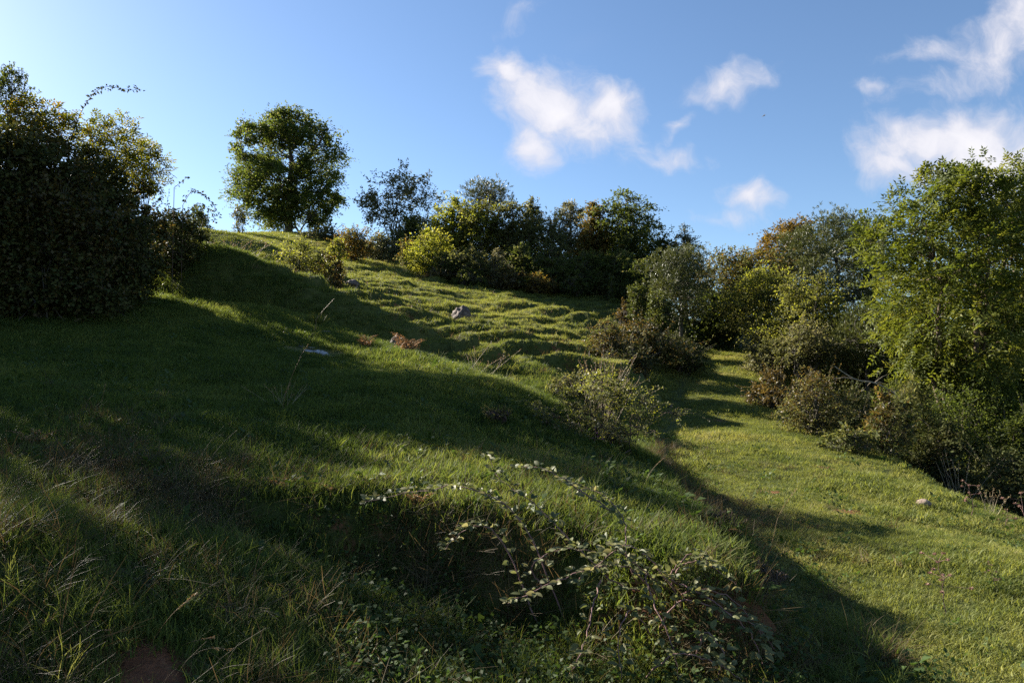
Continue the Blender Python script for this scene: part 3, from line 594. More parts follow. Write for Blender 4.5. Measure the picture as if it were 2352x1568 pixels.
# ------------------------------------------------------------------ trees right of the track
plant('hawthorn_tree', 'dark olive hawthorn at the head of the track', 'tree', 728, 243, 335, 33, 56, 'olive', 'small', 'ash', 100, RIGHT, cov=5, mat2='rust', mix2=.2)
plant('hawthorn_tree', 'low dark hawthorn closing the head of the track', 'tree', 712, 285, 352, 32, 50, 'dark', 'small', 'dome', 101, RIGHT, cov=6)
plant('beech_tree', 'orange brown beech crown on the skyline', 'tree', 792, 216, 275, 42, 44, 'rust', 'broad', 'round', 102, RIGHT, cov=6)
plant('pine_tree', 'large grey green pine behind the hazels', 'tree', 838, 209, 315, 34, 92, 'pine', 'needle', 'ash', 103, RIGHT, cov=5, clump=.13, nclump=80)
plant('pine_tree', 'narrow pine top left of the big yellowing ash', 'tree', 868, 210, 300, 36, 40, 'pine', 'needle', 'column', 104, RIGHT, cov=4.5)
plant('hawthorn_tree', 'brown tinged hawthorn with reddish berries over the track', 'tree', 760, 240, 320, 35, 60, 'olive', 'small', 'round', 105, RIGHT, cov=5, mat2='rust', mix2=.4)
plant('hazel_tree', 'olive hazel leaning over the head of the track', 'tree', 766, 262, 345, 29, 66, 'olive', 'broad', 'round', 106, RIGHT, cov=5, stems=7, mat2='yellow', mix2=.4)
plant('hazel_tree', 'yellow green hazel in the middle of the right hedge', 'tree', 812, 266, 352, 26, 66, 'yellow', 'broad', 'ash', 107, RIGHT, cov=4.6, stems=8, mat2='olive', mix2=.5)
plant('dogwood_bush', 'leafy grey green bush below the yellow green hazel', 'bush', 806, 318, 368, 24, 66, 'olive', 'broad', 'dome', 108, RIGHT, cov=5, stems=8, mat2='pale', mix2=.25)
plant('bramble_bush', 'pale arching bramble at the right head of the track', 'bush', 768, 334, None, 25, 44, 'pale', 'bramble', 'dome', 109, RIGHT, cov=4, stems=10, mat2='olive', mix2=.7)
plant('pine_tree', 'low spreading pine bough beside the yellowing ash', 'tree', 866, 300, 372, 23.5, 66, 'pine', 'needle', 'dome', 110, RIGHT, cov=4.5, clump=.16, mat2='gorse', mix2=.3)
plant('hazel_tree', 'dark hazel behind the low pine bough', 'tree', 878, 292, 385, 27, 80, 'dark', 'broad', 'dome', 111, RIGHT, cov=5, stems=7)
plant('ash_tree', 'large yellowing ash with pale trunks at the right edge', 'tree', 965, 158, 378, 19.5, 196, 'ashlit', 'ash', 'ash', 112, RIGHT, cov=6, clump=.095, nclump=170, stems=9, trunk_r=.10, bark='bark_warm', leaf=.125, lump=.25, out=.5, depth=.8)
plant('ash_tree', 'yellowing ash half out of frame at the right edge', 'tree', 1066, 150, 380, 21, 170, 'ashlit', 'ash', 'ash', 113, RIGHT, cov=3.2, clump=.12, stems=6, trunk_r=.10, bark='bark_warm', leaf=.12, out=.5)
plant('oak_tree', 'dark tree standing behind the yellowing ash', 'tree', 960, 250, 400, 28, 150, 'dark', 'broad', 'round', 114, RIGHT, cov=3.4, leaf=.14)
plant('oak_tree', 'dark tree at the right edge behind the ash trunks', 'tree', 1040, 270, 420, 26, 120, 'dark', 'broad', 'round', 115, RIGHT, cov=3.4, leaf=.14)
plant('ivy_bush', 'glossy dark leafed bush below the ash trunks', 'bush', 975, 362, None, 18.6, 124, 'dark', 'broad', 'dome', 116, RIGHT, cov=5, stems=8, mat2='ash', mix2=.5)
plant('ivy_bush', 'dark bush in the hollow at the right edge', 'bush', 1032, 402, None, 17, 70, 'dark', 'broad', 'dome', 117, RIGHT, cov=5, stems=8)
plant('dogwood_bush', 'dark bush under the low pine', 'bush', 905, 372, None, 21, 70, 'dark', 'broad', 'dome', 118, RIGHT, cov=5, stems=8)
plant('gorse_bush', 'grey green gorse mound in front of the ash', 'bush', 912, 378, None, 17.5, 62, 'gorse', 'spine', 'dome', 119, RIGHT, cov=5, stems=12, leaf=.13, mat2='olive', mix2=.5)
plant('hawthorn_bush', 'rounded brownish hawthorn bush on the right lip of the track', 'bush', 812, 366, None, 14.8, 70, 'olive', 'small', 'dome', 120, RIGHT, cov=3.8, stems=16, leaf=.045, mat2='brambledry', mix2=.45)
plant('bramble_bush', 'dark bramble behind the rounded hawthorn bush', 'bush', 850, 382, None, 16, 60, 'bramble', 'bramble', 'dome', 121, RIGHT, cov=4.5, stems=12)
plant('bramble_bush', 'low reddish bramble at the right shoulder of the track', 'bush', 772, 366, None, 18.5, 42, 'brambledry', 'bramble', 'dome', 122, RIGHT, cov=4, stems=12)
plant('gorse_bush', 'small pale gorse bush on the slope right of the track', 'bush', 884, 394, None, 13.3, 42, 'gorse', 'spine', 'dome', 123, RIGHT, cov=4, stems=14, leaf=.11, mat2='brambledry', mix2=.5)
plant('gorse_bush', 'low gorse sprawling between the two bushes on the slope', 'bush', 850, 428, None, 13, 40, 'gorse', 'spine', 'dome', 124, RIGHT, cov=4, stems=12, leaf=.1, mat2='olive', mix2=.5)
plant('bramble_bush', 'dark scrub in the gully at the right edge', 'bush', 1010, 436, None, 14.5, 90, 'bramble', 'bramble', 'dome', 125, RIGHT, cov=4.5, stems=10)
plant('bramble_bush', 'dark scrub in the shade below the gorse mound', 'bush', 945, 418, None, 16.5, 60, 'bramble', 'bramble', 'dome', 126, RIGHT, cov=4.5, stems=10)

# ------------------------------------------------------------------ bramble thicket between slope and track
plant('bramble_bush', 'brown leafed bramble at the left end of the middle thicket', 'bush', 608, 318, None, 20.5, 48, 'brambledry', 'bramble', 'dome', 130, cov=4.5, stems=14, mat2='olive', mix2=.4)
plant('bramble_bush', 'large dark bramble in the middle of the thicket beside the track', 'bush', 640, 316, None, 22.5, 76, 'bramble', 'bramble', 'dome', 131, cov=5, stems=14, mat2='brambledry', mix2=.4)
plant('bramble_bush', 'dark bramble at the right end of the middle thicket', 'bush', 678, 332, None, 24, 56, 'bramble', 'bramble', 'dome', 132, cov=5, stems=14)
plant('bramble_bush', 'low brown bramble below the middle thicket', 'bush', 626, 346, None, 19.5, 56, 'brambledry', 'bramble', 'dome', 133, cov=4.5, stems=12, mat2='bramble', mix2=.6)
plant('bramble_bush', 'small green scrub behind the dry grass tuft', 'bush', 572, 372, None, 14.5, 52, 'olive', 'small', 'dome', 134, cov=4, stems=12, leaf=.05)
plant('hawthorn_bush', 'round twiggy hawthorn bush on the lawn edge left of the track', 'bush', 602, 368, None, 8.9, 128, 'poplar', 'small', 'dome', 135, cov=2.6, stems=34, leaf=.034, trunk_r=.012, clump=.16, nclump=90, mat2='yellow', mix2=.3, bark='twig')
plant('bramble_bush', 'small bramble sprig on the lawn left of the round bush', 'bush', 556, 402, None, 10.3, 44, 'olive', 'small', 'dome', 136, cov=2.2, stems=12, leaf=.035, trunk_r=.008, bark='twig')

# ------------------------------------------------------------------ dark thicket on the left
plant('bramble_thicket', 'huge dark bramble thicket at the left edge', 'bush', 36, 118, None, 13.8, 200, 'bramble', 'bramble', 'dome', 140, LEFT, cov=6, clump=.12, nclump=120, stems=26, leaf=.075, trunk_r=.016, mat2='brambledry', mix2=.3, depth=.55)
plant('bramble_thicket', 'dense middle of the left thicket below the elders', 'bush', 84, 140, None, 14.9, 116, 'bramble', 'bramble', 'dome', 148, LEFT, cov=6, clump=.14, stems=20, leaf=.075, trunk_r=.016, depth=.7)
plant('bramble_thicket', 'bramble wall at the far left edge under the elder', 'bush', 2, 122, None, 13.1, 130, 'bramble', 'bramble', 'flat', 149, LEFT, cov=6, clump=.15, stems=20, leaf=.075, trunk_r=.016, depth=.6)
plant('bramble_thicket', 'low bramble skirt in front of the left thicket', 'bush', 44, 176, None, 12.8, 150, 'bramble', 'bramble', 'dome', 141, LEFT, cov=5, clump=.14, stems=26, leaf=.075, trunk_r=.016, mat2='brambledry', mix2=.5, depth=.4)
plant('bramble_thicket', 'dark sloping right end of the left thicket', 'bush', 118, 168, None, 16.3, 96, 'bramble', 'bramble', 'dome', 142, LEFT, cov=6, clump=.13, nclump=90, stems=22, leaf=.075, trunk_r=.016, mat2='brambledry', mix2=.3, depth=.6)
plant('bramble_thicket', 'small dark bush at the right tip of the left thicket', 'bush', 176, 206, None, 18.2, 62, 'bramble', 'bramble', 'dome', 143, LEFT, depth=1.2, cov=6, stems=14, leaf=.075, trunk_r=.016)
plant('elder_bush', 'sunlit elder with yellowing leaves above the left thicket at the frame edge', 'bush', 30, 98, 150, 14.6, 92, 'elder', 'ash', 'dome', 144, LEFT, cov=4.2, stems=10, trunk_r=.02, leaf=.085, mat2='rust', mix2=.15, depth=.7)
plant('elder_bush', 'elder with yellow green leaves rising from the middle of the left thicket', 'bush', 108, 114, 178, 15.5, 62, 'elder', 'ash', 'dome', 145, LEFT, cov=4, stems=9, trunk_r=.02, leaf=.085, depth=.8)
plant('elder_bush', 'small elder shoots at the right shoulder of the left thicket', 'bush', 142, 140, 190, 16.4, 34, 'elder', 'ash', 'dome', 146, LEFT, cov=2.2, stems=7, trunk_r=.02, leaf=.08)
plant('hawthorn_bush', 'wispy hawthorn twigs above the thicket at the left edge', 'bush', 4, 66, 130, 14.4, 36, 'dark', 'small', 'vase', 147, LEFT, cov=1.3, stems=8, trunk_r=.02, leaf=.05)
# the same hedge goes on out of frame to the left and shades the lawn
for i, (x, y, h, w, lb) in enumerate([(-13.0, 14.6, 4.8, 3.4, 'hawthorn tree hidden behind the left thicket'), (-12.6, 12.8, 4.9, 2.9, 'hawthorn tree hidden left of the thicket'), (-12.4, 9.9, 5.5, 3.8, 'narrow hawthorn tree out of frame left'), (-12.6, 6.4, 5.3, 3.2, 'second hawthorn out of frame left')]):
    plant('hawthorn_tree', lb, 'tree', 0, 0, 0, y, 0, 'olive', 'small', 'dome', 160 + i, LEFT, cov=6 if i != 2 else 5, stems=8, leaf=.08, pos=(x, y, h, w), depth=1)

# ------------------------------------------------------------------ grass, as scattered tufts
LIB = bpy.data.collections.new('tuft_library')
def tuft(name, n, rad, h0, h1, width, bend, mat, seed, segs=3):
    rng = np.random.RandomState(seed); V, Q = [], []
    for i in range(n):
        a = rng.rand() * 2 * math.pi; r = rad * math.sqrt(rng.rand()); b = rng.rand() * 2 * math.pi
        p = np.array([math.cos(a) * r, math.sin(a) * r, -.01]); h = h0 + (h1 - h0) * rng.rand(); w = width * (.6 + .7 * rng.rand())
        d = np.array([math.cos(b), math.sin(b), 0]); sd = np.array([-d[1], d[0], 0]); bn = bend * (.3 + rng.rand())
        o = len(V)
        for k in range(segs):
            t = k / (segs - 1); c = p + np.array([0, 0, h * t * (1 - .28 * bn * t)]) + d * h * bn * t * t
            ww = w * (1 - t) ** .7 * .5 + .0004; V += [c - sd * ww, c + sd * ww]
            if k: Q.append((o + 2 * k - 2, o + 2 * k - 1, o + 2 * k + 1, o + 2 * k))
    me = mesh_quads(name, np.array(V), np.array(Q), None); me.materials.append(M[mat]); return me
def herb_tuft(name, n, rad, h, size, mat, seed):
    rng = np.random.RandomState(seed); a = rng.rand(n) * 6.283; r = rad * np.sqrt(rng.rand(n))
    P = np.stack([np.cos(a) * r, np.sin(a) * r, h * (.2 + .8 * rng.rand(n))], -1)
    A = np.stack([np.cos(a), np.sin(a), .3 + 0 * a], -1) + rng.normal(size=(n, 3)) * .5
    V, Q = leaf_quads(P, A, np.array([[0, 0, 1.]]) + rng.normal(size=(n, 3)) * .35, size * (.6 + .7 * rng.rand(n)), size * .7, rng)
    me = mesh_quads(name, V, Q, None); me.materials.append(M[mat]); return me
def library(name, meshes):
    c = bpy.data.collections.new(name)
    for k, me in enumerate(meshes):
        o = bpy.data.objects.new('%s_%d' % (name, k), me); c.objects.link(o)
    return c, len(meshes)
def scatter(name, label, P, rot, scl, tint, lib):
    coll, nv = lib; n = len(P); rng = np.random.RandomState(n)
    me = bpy.data.meshes.new(name); me.vertices.add(n); me.vertices.foreach_set('co', np.ascontiguousarray(P, np.float32).ravel())
    for nm, ty, key, val in (('rot', 'FLOAT_VECTOR', 'vector', rot), ('scl', 'FLOAT', 'value', scl), ('tint', 'FLOAT', 'value', tint)):
        a = me.attributes.new(nm, ty, 'POINT'); a.data.foreach_set(key, np.ascontiguousarray(val, np.float32).ravel())
    a = me.attributes.new('pick', 'INT', 'POINT'); a.data.foreach_set('value', rng.randint(0, nv, n).astype(np.int32))
    o = obj(name, me); tag(o, label, kind='stuff')
    g = bpy.data.node_groups.new(name, 'GeometryNodeTree')
    g.interface.new_socket('Geometry', in_out='INPUT', socket_type='NodeSocketGeometry'); g.interface.new_socket('Geometry', in_out='OUTPUT', socket_type='NodeSocketGeometry')
    N, L = g.nodes, g.links; gi, go = N.new('NodeGroupInput'), N.new('NodeGroupOutput')
    ci = N.new('GeometryNodeCollectionInfo'); ci.inputs[0].default_value = coll; ci.inputs['Separate Children'].default_value = True; ci.inputs['Reset Children'].default_value = True
    ip = N.new('GeometryNodeInstanceOnPoints'); ip.inputs['Pick Instance'].default_value = True
    def named(nm, ty):
        a = N.new('GeometryNodeInputNamedAttribute'); a.data_type = ty; a.inputs[0].default_value = nm; return a.outputs[0]
    L.new(gi.outputs[0], ip.inputs['Points']); L.new(ci.outputs[0], ip.inputs['Instance']); L.new(named('pick', 'INT'), ip.inputs['Instance Index'])
    L.new(named('rot', 'FLOAT_VECTOR'), ip.inputs['Rotation']); L.new(named('scl', 'FLOAT'), ip.inputs['Scale']); L.new(ip.outputs[0], go.inputs[0])
    md = o.modifiers.new('scatter', 'NODES'); md.node_group = g
    return o
lawn_lib = library('lawn_tuft', [tuft('lawn_tuft', 26, .075, .025, .075, .0045, .8, 'grass', 300 + k) for k in range(4)])
path_lib = library('grazed_tuft', [tuft('grazed_tuft', 30, .08, .018, .05, .0045, .9, 'pathgrass', 310 + k) for k in range(4)])
slope_lib = library('slope_tuft', [tuft('slope_tuft', 26, .12, .03, .085, .010, .8, 'pathgrass', 320 + k, 2) for k in range(4)])
long_lib = library('long_tuft', [tuft('long_tuft', 26, .06, .10, .27, .0055, .75, 'grass', 330 + k, 4) for k in range(5)])
straw_lib = library('straw_tuft', [tuft('straw_tuft', 26, .07, .06, .20, .0026, 1.4, 'straw', 340 + k, 5) for k in range(4)])
herb_lib = library('herb_patch', [herb_tuft('herb_patch', 16, .07, .05, .026, 'herb', 350 + k) for k in range(3)] + [herb_tuft('herb_patch', 9, .08, .07, .05, 'herb', 355)])
RG = np.random.RandomState(99)
def wedge(n, y0, y1, power, u0=-60, u1=1090):
    """Random ground points inside the view wedge (with a margin); power shifts them nearer."""
    t = RG.rand(n); a = 2 - power
    Y = (y0 ** a + t * (y1 ** a - y0 ** a)) ** (1 / a) if abs(a) > 1e-6 else y0 * (y1 / y0) ** t
    u = u0 + RG.rand(n) * (u1 - u0); return (u - 512) / F * Y, Y
def spots(x, y, keep):
    k = RG.rand(len(x)) < keep; x, y = x[k], y[k]; return x, y
def put(name, label, lib, x, y, scl, tintbase, tilt=.22, sink=0, down=None):
    bare_ = RG.rand(len(x)) > .93 * np.exp(-((x + 1.40) ** 2 + (y - 2.72) ** 2) / .2 ** 2) * 1.5
    x, y, scl, tintbase = x[bare_], y[bare_], np.asarray(scl)[bare_], np.asarray(tintbase)[bare_]
    n = len(x); P = np.stack([x, y, fast_h(x, y) - sink], -1)
    ga = RG.rand(n) * 6.283; al = np.abs(RG.normal(size=n)) * tilt
    if down is not None:
        nn = slope_normal(x, y, .1); g2 = np.arctan2(nn[:, 0], -nn[:, 1]) + RG.normal(size=n) * .5
        st = sstep(.25, .7, np.hypot(nn[:, 0], nn[:, 1])); ga = np.where(RG.rand(n) < st, g2, ga); al = al + st * down * RG.rand(n)
    rot = np.stack([al, 0 * al, ga], -1)
    tint = np.clip(tintbase + RG.normal(size=n) * .14, 0, 1)
    return scatter(name, label, P, rot, scl, tint, lib)
def masks(x, y):
    z, m, face, tm = terrain(x, y, True); d = lip_distance(x, y)
    return m, face, tm, d
# lawn above the bank
x, y = wedge(76000, 2.3, 20.5, .8, -60, 760); m, face, tm, d = masks(x, y)
bald = sstep(.35, .8, fbm(x * 1.1, y * 1.1, 3, 3) + .1)
x, y = spots(x, y, np.maximum(sstep(.6, .95, m), (x < .9) * (.9 - .45 * face)) * (1 - tm) * (1 - .6 * bald) * (np.hypot((x + 3.65) / .62, (y - 12.62) / .3) > 1))
t = .30 + .34 * fbm(x * .6, y * .6, 2, 3) + .2 * fbm(x * 2, y * 2, 4, 2)
put('lawn_grass', 'short green grass of the shaded lawn on the left slope', lawn_lib, x, y, .75 + .5 * RG.rand(len(x)) + .04 * y + .35 * sstep(0, .6, fbm(x * .8, y * .8, 1, 2)), t)
# grazed track
x, y = wedge(70000, 2.6, 32, .8, 560, 1100); m, face, tm, d = masks(x, y)
x, y = spots(x, y, (1 - sstep(.05, .35, m)) * (1 - .85 * sstep(.25, .6, soil_blobs(x, y))))
t = .40 + .42 * fbm(x * .5, y * .5, 1, 4) + .3 * fbm(x * 2.1, y * 2.1, 3, 2)
put('track_grass', 'grazed yellow green grass of the track and the slope right of it', path_lib, x, y, (.75 + .5 * RG.rand(len(x))) * (1 + .03 * y) * (1 + .8 * sstep(6, 8.5, x - .1 * y)) * (.8 + .7 * sstep(-.1, .5, fbm(x * 1.3, y * 1.3, 5, 3))), t)
# far terraced slope
x, y = wedge(140000, 13, 62, .95, 120, 720); m, face, tm, d = masks(x, y)
x, y = spots(x, y, np.maximum(tm, sstep(16, 20, y)) * sstep(.3, .6, m))
t = .38 + .25 * fbm(x * .3, y * .3, 5, 3) + .15 * fbm(x * 1.2, y * 1.2, 2, 2)
put('slope_grass', 'tussocky grass of the terraced slope below the wood', slope_lib, x, y, (.45 + .4 * RG.rand(len(x))) * (1 + .014 * y) * (1 + .6 * sstep(.2, .7, fbm(x * .9, y * .9, 3, 2))), t)
x, y = wedge(26000, 14, 48, 1.0, 180, 720); zz_, m, face, tm, ri = terrain(x, y, 2)
x, y = spots(x, y, tm * sstep(.3, .6, m) * np.clip(.9 * ri + .5 * sstep(.35, .6, fbm(x * 1.4, y * 1.4, 1, 2)), 0, 1))
put('tussock_grass', 'coarse tussocks along the edges of the terraced slope', library('coarse_tuft', [tuft('coarse_tuft', 22, .09, .10, .24, .010, .9, 'pathgrass', 370 + k, 3) for k in range(4)]), x, y, .5 + .9 * RG.rand(len(x)), .35 + .4 * fbm(x * .8, y * .8, 4, 2), .3)
x, y = wedge(14000, 14, 46, 1.0, 180, 720); zz_, m, face, tm, ri = terrain(x, y, 2)
x, y = spots(x, y, tm * sstep(.3, .6, m) * (.10 + .8 * ri) * sstep(-.2, .4, fbm(x * .6, y * .6, 2, 3)))
put('dead_grass', 'dead brown grass on the risers of the terraced slope', library('dead_tuft', [tuft('dead_tuft', 16, .10, .08, .2, .011, 1.0, 'straw', 380 + k, 3) for k in range(3)]), x, y, .6 + .8 * RG.rand(len(x)), .5 + .4 * fbm(x, y, 1, 2), .5)
# rank tufts left standing in the grazed turf
x, y = wedge(16000, 3, 26, .9, -60, 1090); m, face, tm, d = masks(x, y)
x, y = spots(x, y, (1 - tm) * sstep(.25, .6, fbm(x * .8 + 20, y * .8, 3, 3)) * .8)
put('rank_grass', 'darker rank tufts standing in the lawn and on the track', library('rank_tuft', [tuft('rank_tuft', 26, .07, .05, .15, .006, .9, 'grass', 390 + k, 3) for k in range(4)]), x, y, (.5 + .7 * RG.rand(len(x))) * np.where(x > 1.6, .7, 1), .45 + .35 * fbm(x, y, 0, 2), .35)
# long grass along the lip, the mound and the hollow
x, y = wedge(19000, 2.3, 14, 1.1, -60, 900); m, face, tm, d = masks(x, y)
near = np.exp(-(np.clip(d, -9, 9) / .9) ** 2) * (1 - .75 * sstep(6, 12, y)) * (1 - .45 * face)
hollow = (1 - m) * (1 - sstep(.6, 1.2, x)) * .9
lump = sstep(-.25, .35, fbm(x * 1.2, y * 1.2, 0, 3))
x, y = spots(x, y, np.clip(np.maximum(near, hollow) * lump + .05 * m * (1 - tm), 0, 1))
put('long_grass', 'long green grass along the bank and in the hollow at its foot', long_lib, x, y, .3 + .55 * RG.rand(len(x)) ** 1.6, .35 + .35 * fbm(x, y, 4, 2), .4)
# straw hanging over the cut face
x, y = wedge(30000, 2.3, 13, 1.2, -60, 900); m, face, tm, d = masks(x, y)
x, y = spots(x, y, np.clip(face * .6 * sstep(-.5, .4, fbm(x * 1.5, y * 1.5, 2, 2)) + (.05 + .3 * sstep(.15, .5, fbm(x * .8 + 3, y * .8, 4, 2))) * np.exp(-(d / 1.3) ** 2) + .07 * (1 - m) * (1 - sstep(.6, 1.2, x)), 0, 1))
put('dry_grass', 'brown dry grass hanging over the cut earth bank', straw_lib, x, y, .5 + .8 * RG.rand(len(x)), .4 + .3 * fbm(x, y, 1, 2), .5, 0, 1.3)
# clover and small herbs
x, y = wedge(30000, 2.4, 14, 1.0, -60, 1090); m, face, tm, d = masks(x, y)
x, y = spots(x, y, (1 - tm) * (.12 + .88 * sstep(.1, .5, fbm(x * .9, y * .9, 5, 3))) * (.35 + .65 * (m > .5)) * np.where(x > 1.4, .5, 1))
put('clover', 'clover and small leafy herbs among the grass', herb_lib, x, y, .6 + .7 * RG.rand(len(x)), .4 + .3 * fbm(x, y, 2, 2), .2)
x, y = wedge(650, 2.6, 5.2, 1.0, 330, 800); m, face, tm, d = masks(x, y)
x, y = spots(x, y, (1 - sstep(.3, .8, m)) * (1 - sstep(1.5, 1.9, x)))
put('nettle_patch', 'dark leafy weeds in the shaded hollow under the bramble', library('weed', [herb_tuft('weed', 24, .10, .15, .030, 'herb', 360 + k) for k in range(3)]), x, y, .6 + .6 * RG.rand(len(x)), .15 + .3 * RG.rand(len(x)), .3)

# ------------------------------------------------------------------ stones
def rock(name, label, u, v, Y, w, h, mat, seed, dep=.8, sub=4, rough=.22, sink=.25):
    import bmesh
    rng = np.random.RandomState(seed); bm = bmesh.new(); bmesh.ops.create_icosphere(bm, subdivisions=sub, radius=1)
    co = np.array([v_.co[:] for v_ in bm.verts]); 
    pl = rand_dir(rng, 16); cut = .62 + .3 * rng.rand(16); k = np.ones(len(co))
    for p_, c_ in zip(pl, cut):
        dd = co @ p_; k = np.minimum(k, np.where(dd > c_, c_ / np.maximum(dd, 1e-3), 1))
    k *= 1 + rough * .5 * fbm(co[:, 0] * 2.2 + seed, co[:, 1] * 2.2 + co[:, 2] * 1.7, 1, 4)
    co = co * k[:, None] * np.array([w / 2, w / 2 * dep, h / 2 * (1 + sink)]); co[:, 2] += h / 2 * (1 - sink)
    for v_, c_ in zip(bm.verts, co): v_.co = c_
    me = bpy.data.meshes.new(name); bm.to_mesh(me); bm.free()
    for p_ in me.polygons: p_.use_smooth = True
    o = obj(name, me, M[mat]); x_ = at(u, v, Y)[0]; o.location = (x_, Y, H(x_, Y)); o.rotation_euler.z = rng.rand() * 6
    return tag(o, label, 'rock')
rock('boulder', 'large lichened boulder standing on the terraced slope', 460, 316, 24.5, .95, .75, 'boulder', 401, rough=.6, sink=.45)
rock('stone', 'pale oval stone on the right lip of the track', 923, 514, 9.2, .22, .11, 'pebble', 402, sub=3)
rock('stone', 'small brown stone lying on the upper track', 671, 402, 17.6, .15, .10, 'boulder', 403, sub=3)
rock('rock', 'brown rock outcrop at the end of the spur', 396, 333, 15.3, .4, .3, 'boulder', 404, rough=.6, sink=.7)
rock('rock', 'low rocks among the scrub behind the spur', 352, 281, 25, .6, .25, 'boulder', 405, rough=.6, sink=.7)
rock('stone', 'reddish stone at the foot of the bank beside the track', 728, 540, 6.5, .13, .09, 'pebble', 406, sub=3)
rock('stone', 'flat pale stone on the lawn above the puddle', 326, 330, 14.6, .35, .07, 'boulder', 407, sub=3)

# ------------------------------------------------------------------ puddle on the lawn
def puddle():
    m, N, L = new_mat('shallow_water'); out = N.new('ShaderNodeOutputMaterial'); p = N.new('ShaderNodeBsdfPrincipled')
    p.inputs['Base Color'].default_value = (.02, .018, .014, 1); p.inputs['Roughness'].default_value = .06; p.inputs['IOR'].default_value = 1.33
    n = N.new('ShaderNodeTexNoise'); n.inputs['Scale'].default_value = 14; b = N.new('ShaderNodeBump'); b.inputs['Strength'].default_value = .25; b.inputs['Distance'].default_value = .02
    L.new(n.outputs['Fac'], b.inputs['Height']); L.new(b.outputs[0], p.inputs['Normal']); L.new(p.outputs[0], out.inputs[0])
    V, Fc = [], []; rng = random.Random(3)
    for (u, Y, a, b_) in [(318, 12.5, .22, .11), (307, 12.75, .14, .05), (297, 13.0, .12, .04), (328, 12.3, .15, .05)]:
        cx = at(u, 341, Y)[0]; o = len(V); k = 18
        for i in range(k):
            t_ = i / k * 6.283; r = 1 + .35 * math.sin(3 * t_ + u) + .2 * math.sin(5 * t_)
            xx, yy = cx + math.cos(t_) * a * r, Y + math.sin(t_) * b_ * r
            V.append((xx, yy, H(xx, yy) + .035))
        V.append((cx, Y, H(cx, Y) + .035)); Fc += [(o + i, o + (i + 1) % k, o + k) for i in range(k)]
    me = bpy.data.meshes.new('puddle'); me.from_pydata(V, [], Fc)
    tag(obj('puddle', me, m), 'shallow seep of water shining on the shaded lawn', kind='structure')
puddle()

# ------------------------------------------------------------------ foreground bramble, leaf by leaf
def blade_mesh(name, L_, W_, mat, tint, fold=.25, curl=.2, n=5, bend=0):
    """A pointed oval leaf, folded along its midrib: 2 x n quads."""
    V, Q = [], []
    for i in range(n + 1):
        t = i / n; w = W_ * .5 * math.sin(math.pi * min(1, t * .93 + .05)) ** .8 * (1 - .25 * t) + .0006
        z = -curl * L_ * t * t; y = L_ * t
        V += [(-w, y, z + fold * w), (0, y, z), (w, y, z + fold * w)]
        if i: o = 3 * i; Q += [(o - 3, o - 2, o + 1, o), (o - 2, o - 1, o + 2, o + 1)]
    me = mesh_quads(name, np.array(V), np.array(Q), np.full(len(Q), tint), False); me.materials.append(M[mat]); return me
def px_path(pts):
    return np.array([at(x_ * 1024 / 2352, y_ * 1024 / 2352, d_) for (x_, y_, d_) in pts])
def smooth_path(P, n=24):
    t = np.linspace(0, len(P) - 1, n); out = np.empty((n, 3))
    for k, tt in enumerate(t):
        i = min(int(tt), len(P) - 2); f = tt - i
        p0, p1, p2, p3 = P[max(i - 1, 0)], P[i], P[i + 1], P[min(i + 2, len(P) - 1)]
        out[k] = .5 * ((2 * p1) + (-p0 + p2) * f + (2 * p0 - 5 * p1 + 4 * p2 - p3) * f * f + (-p0 + 3 * p1 - 3 * p2 + p3) * f ** 3)
    return out
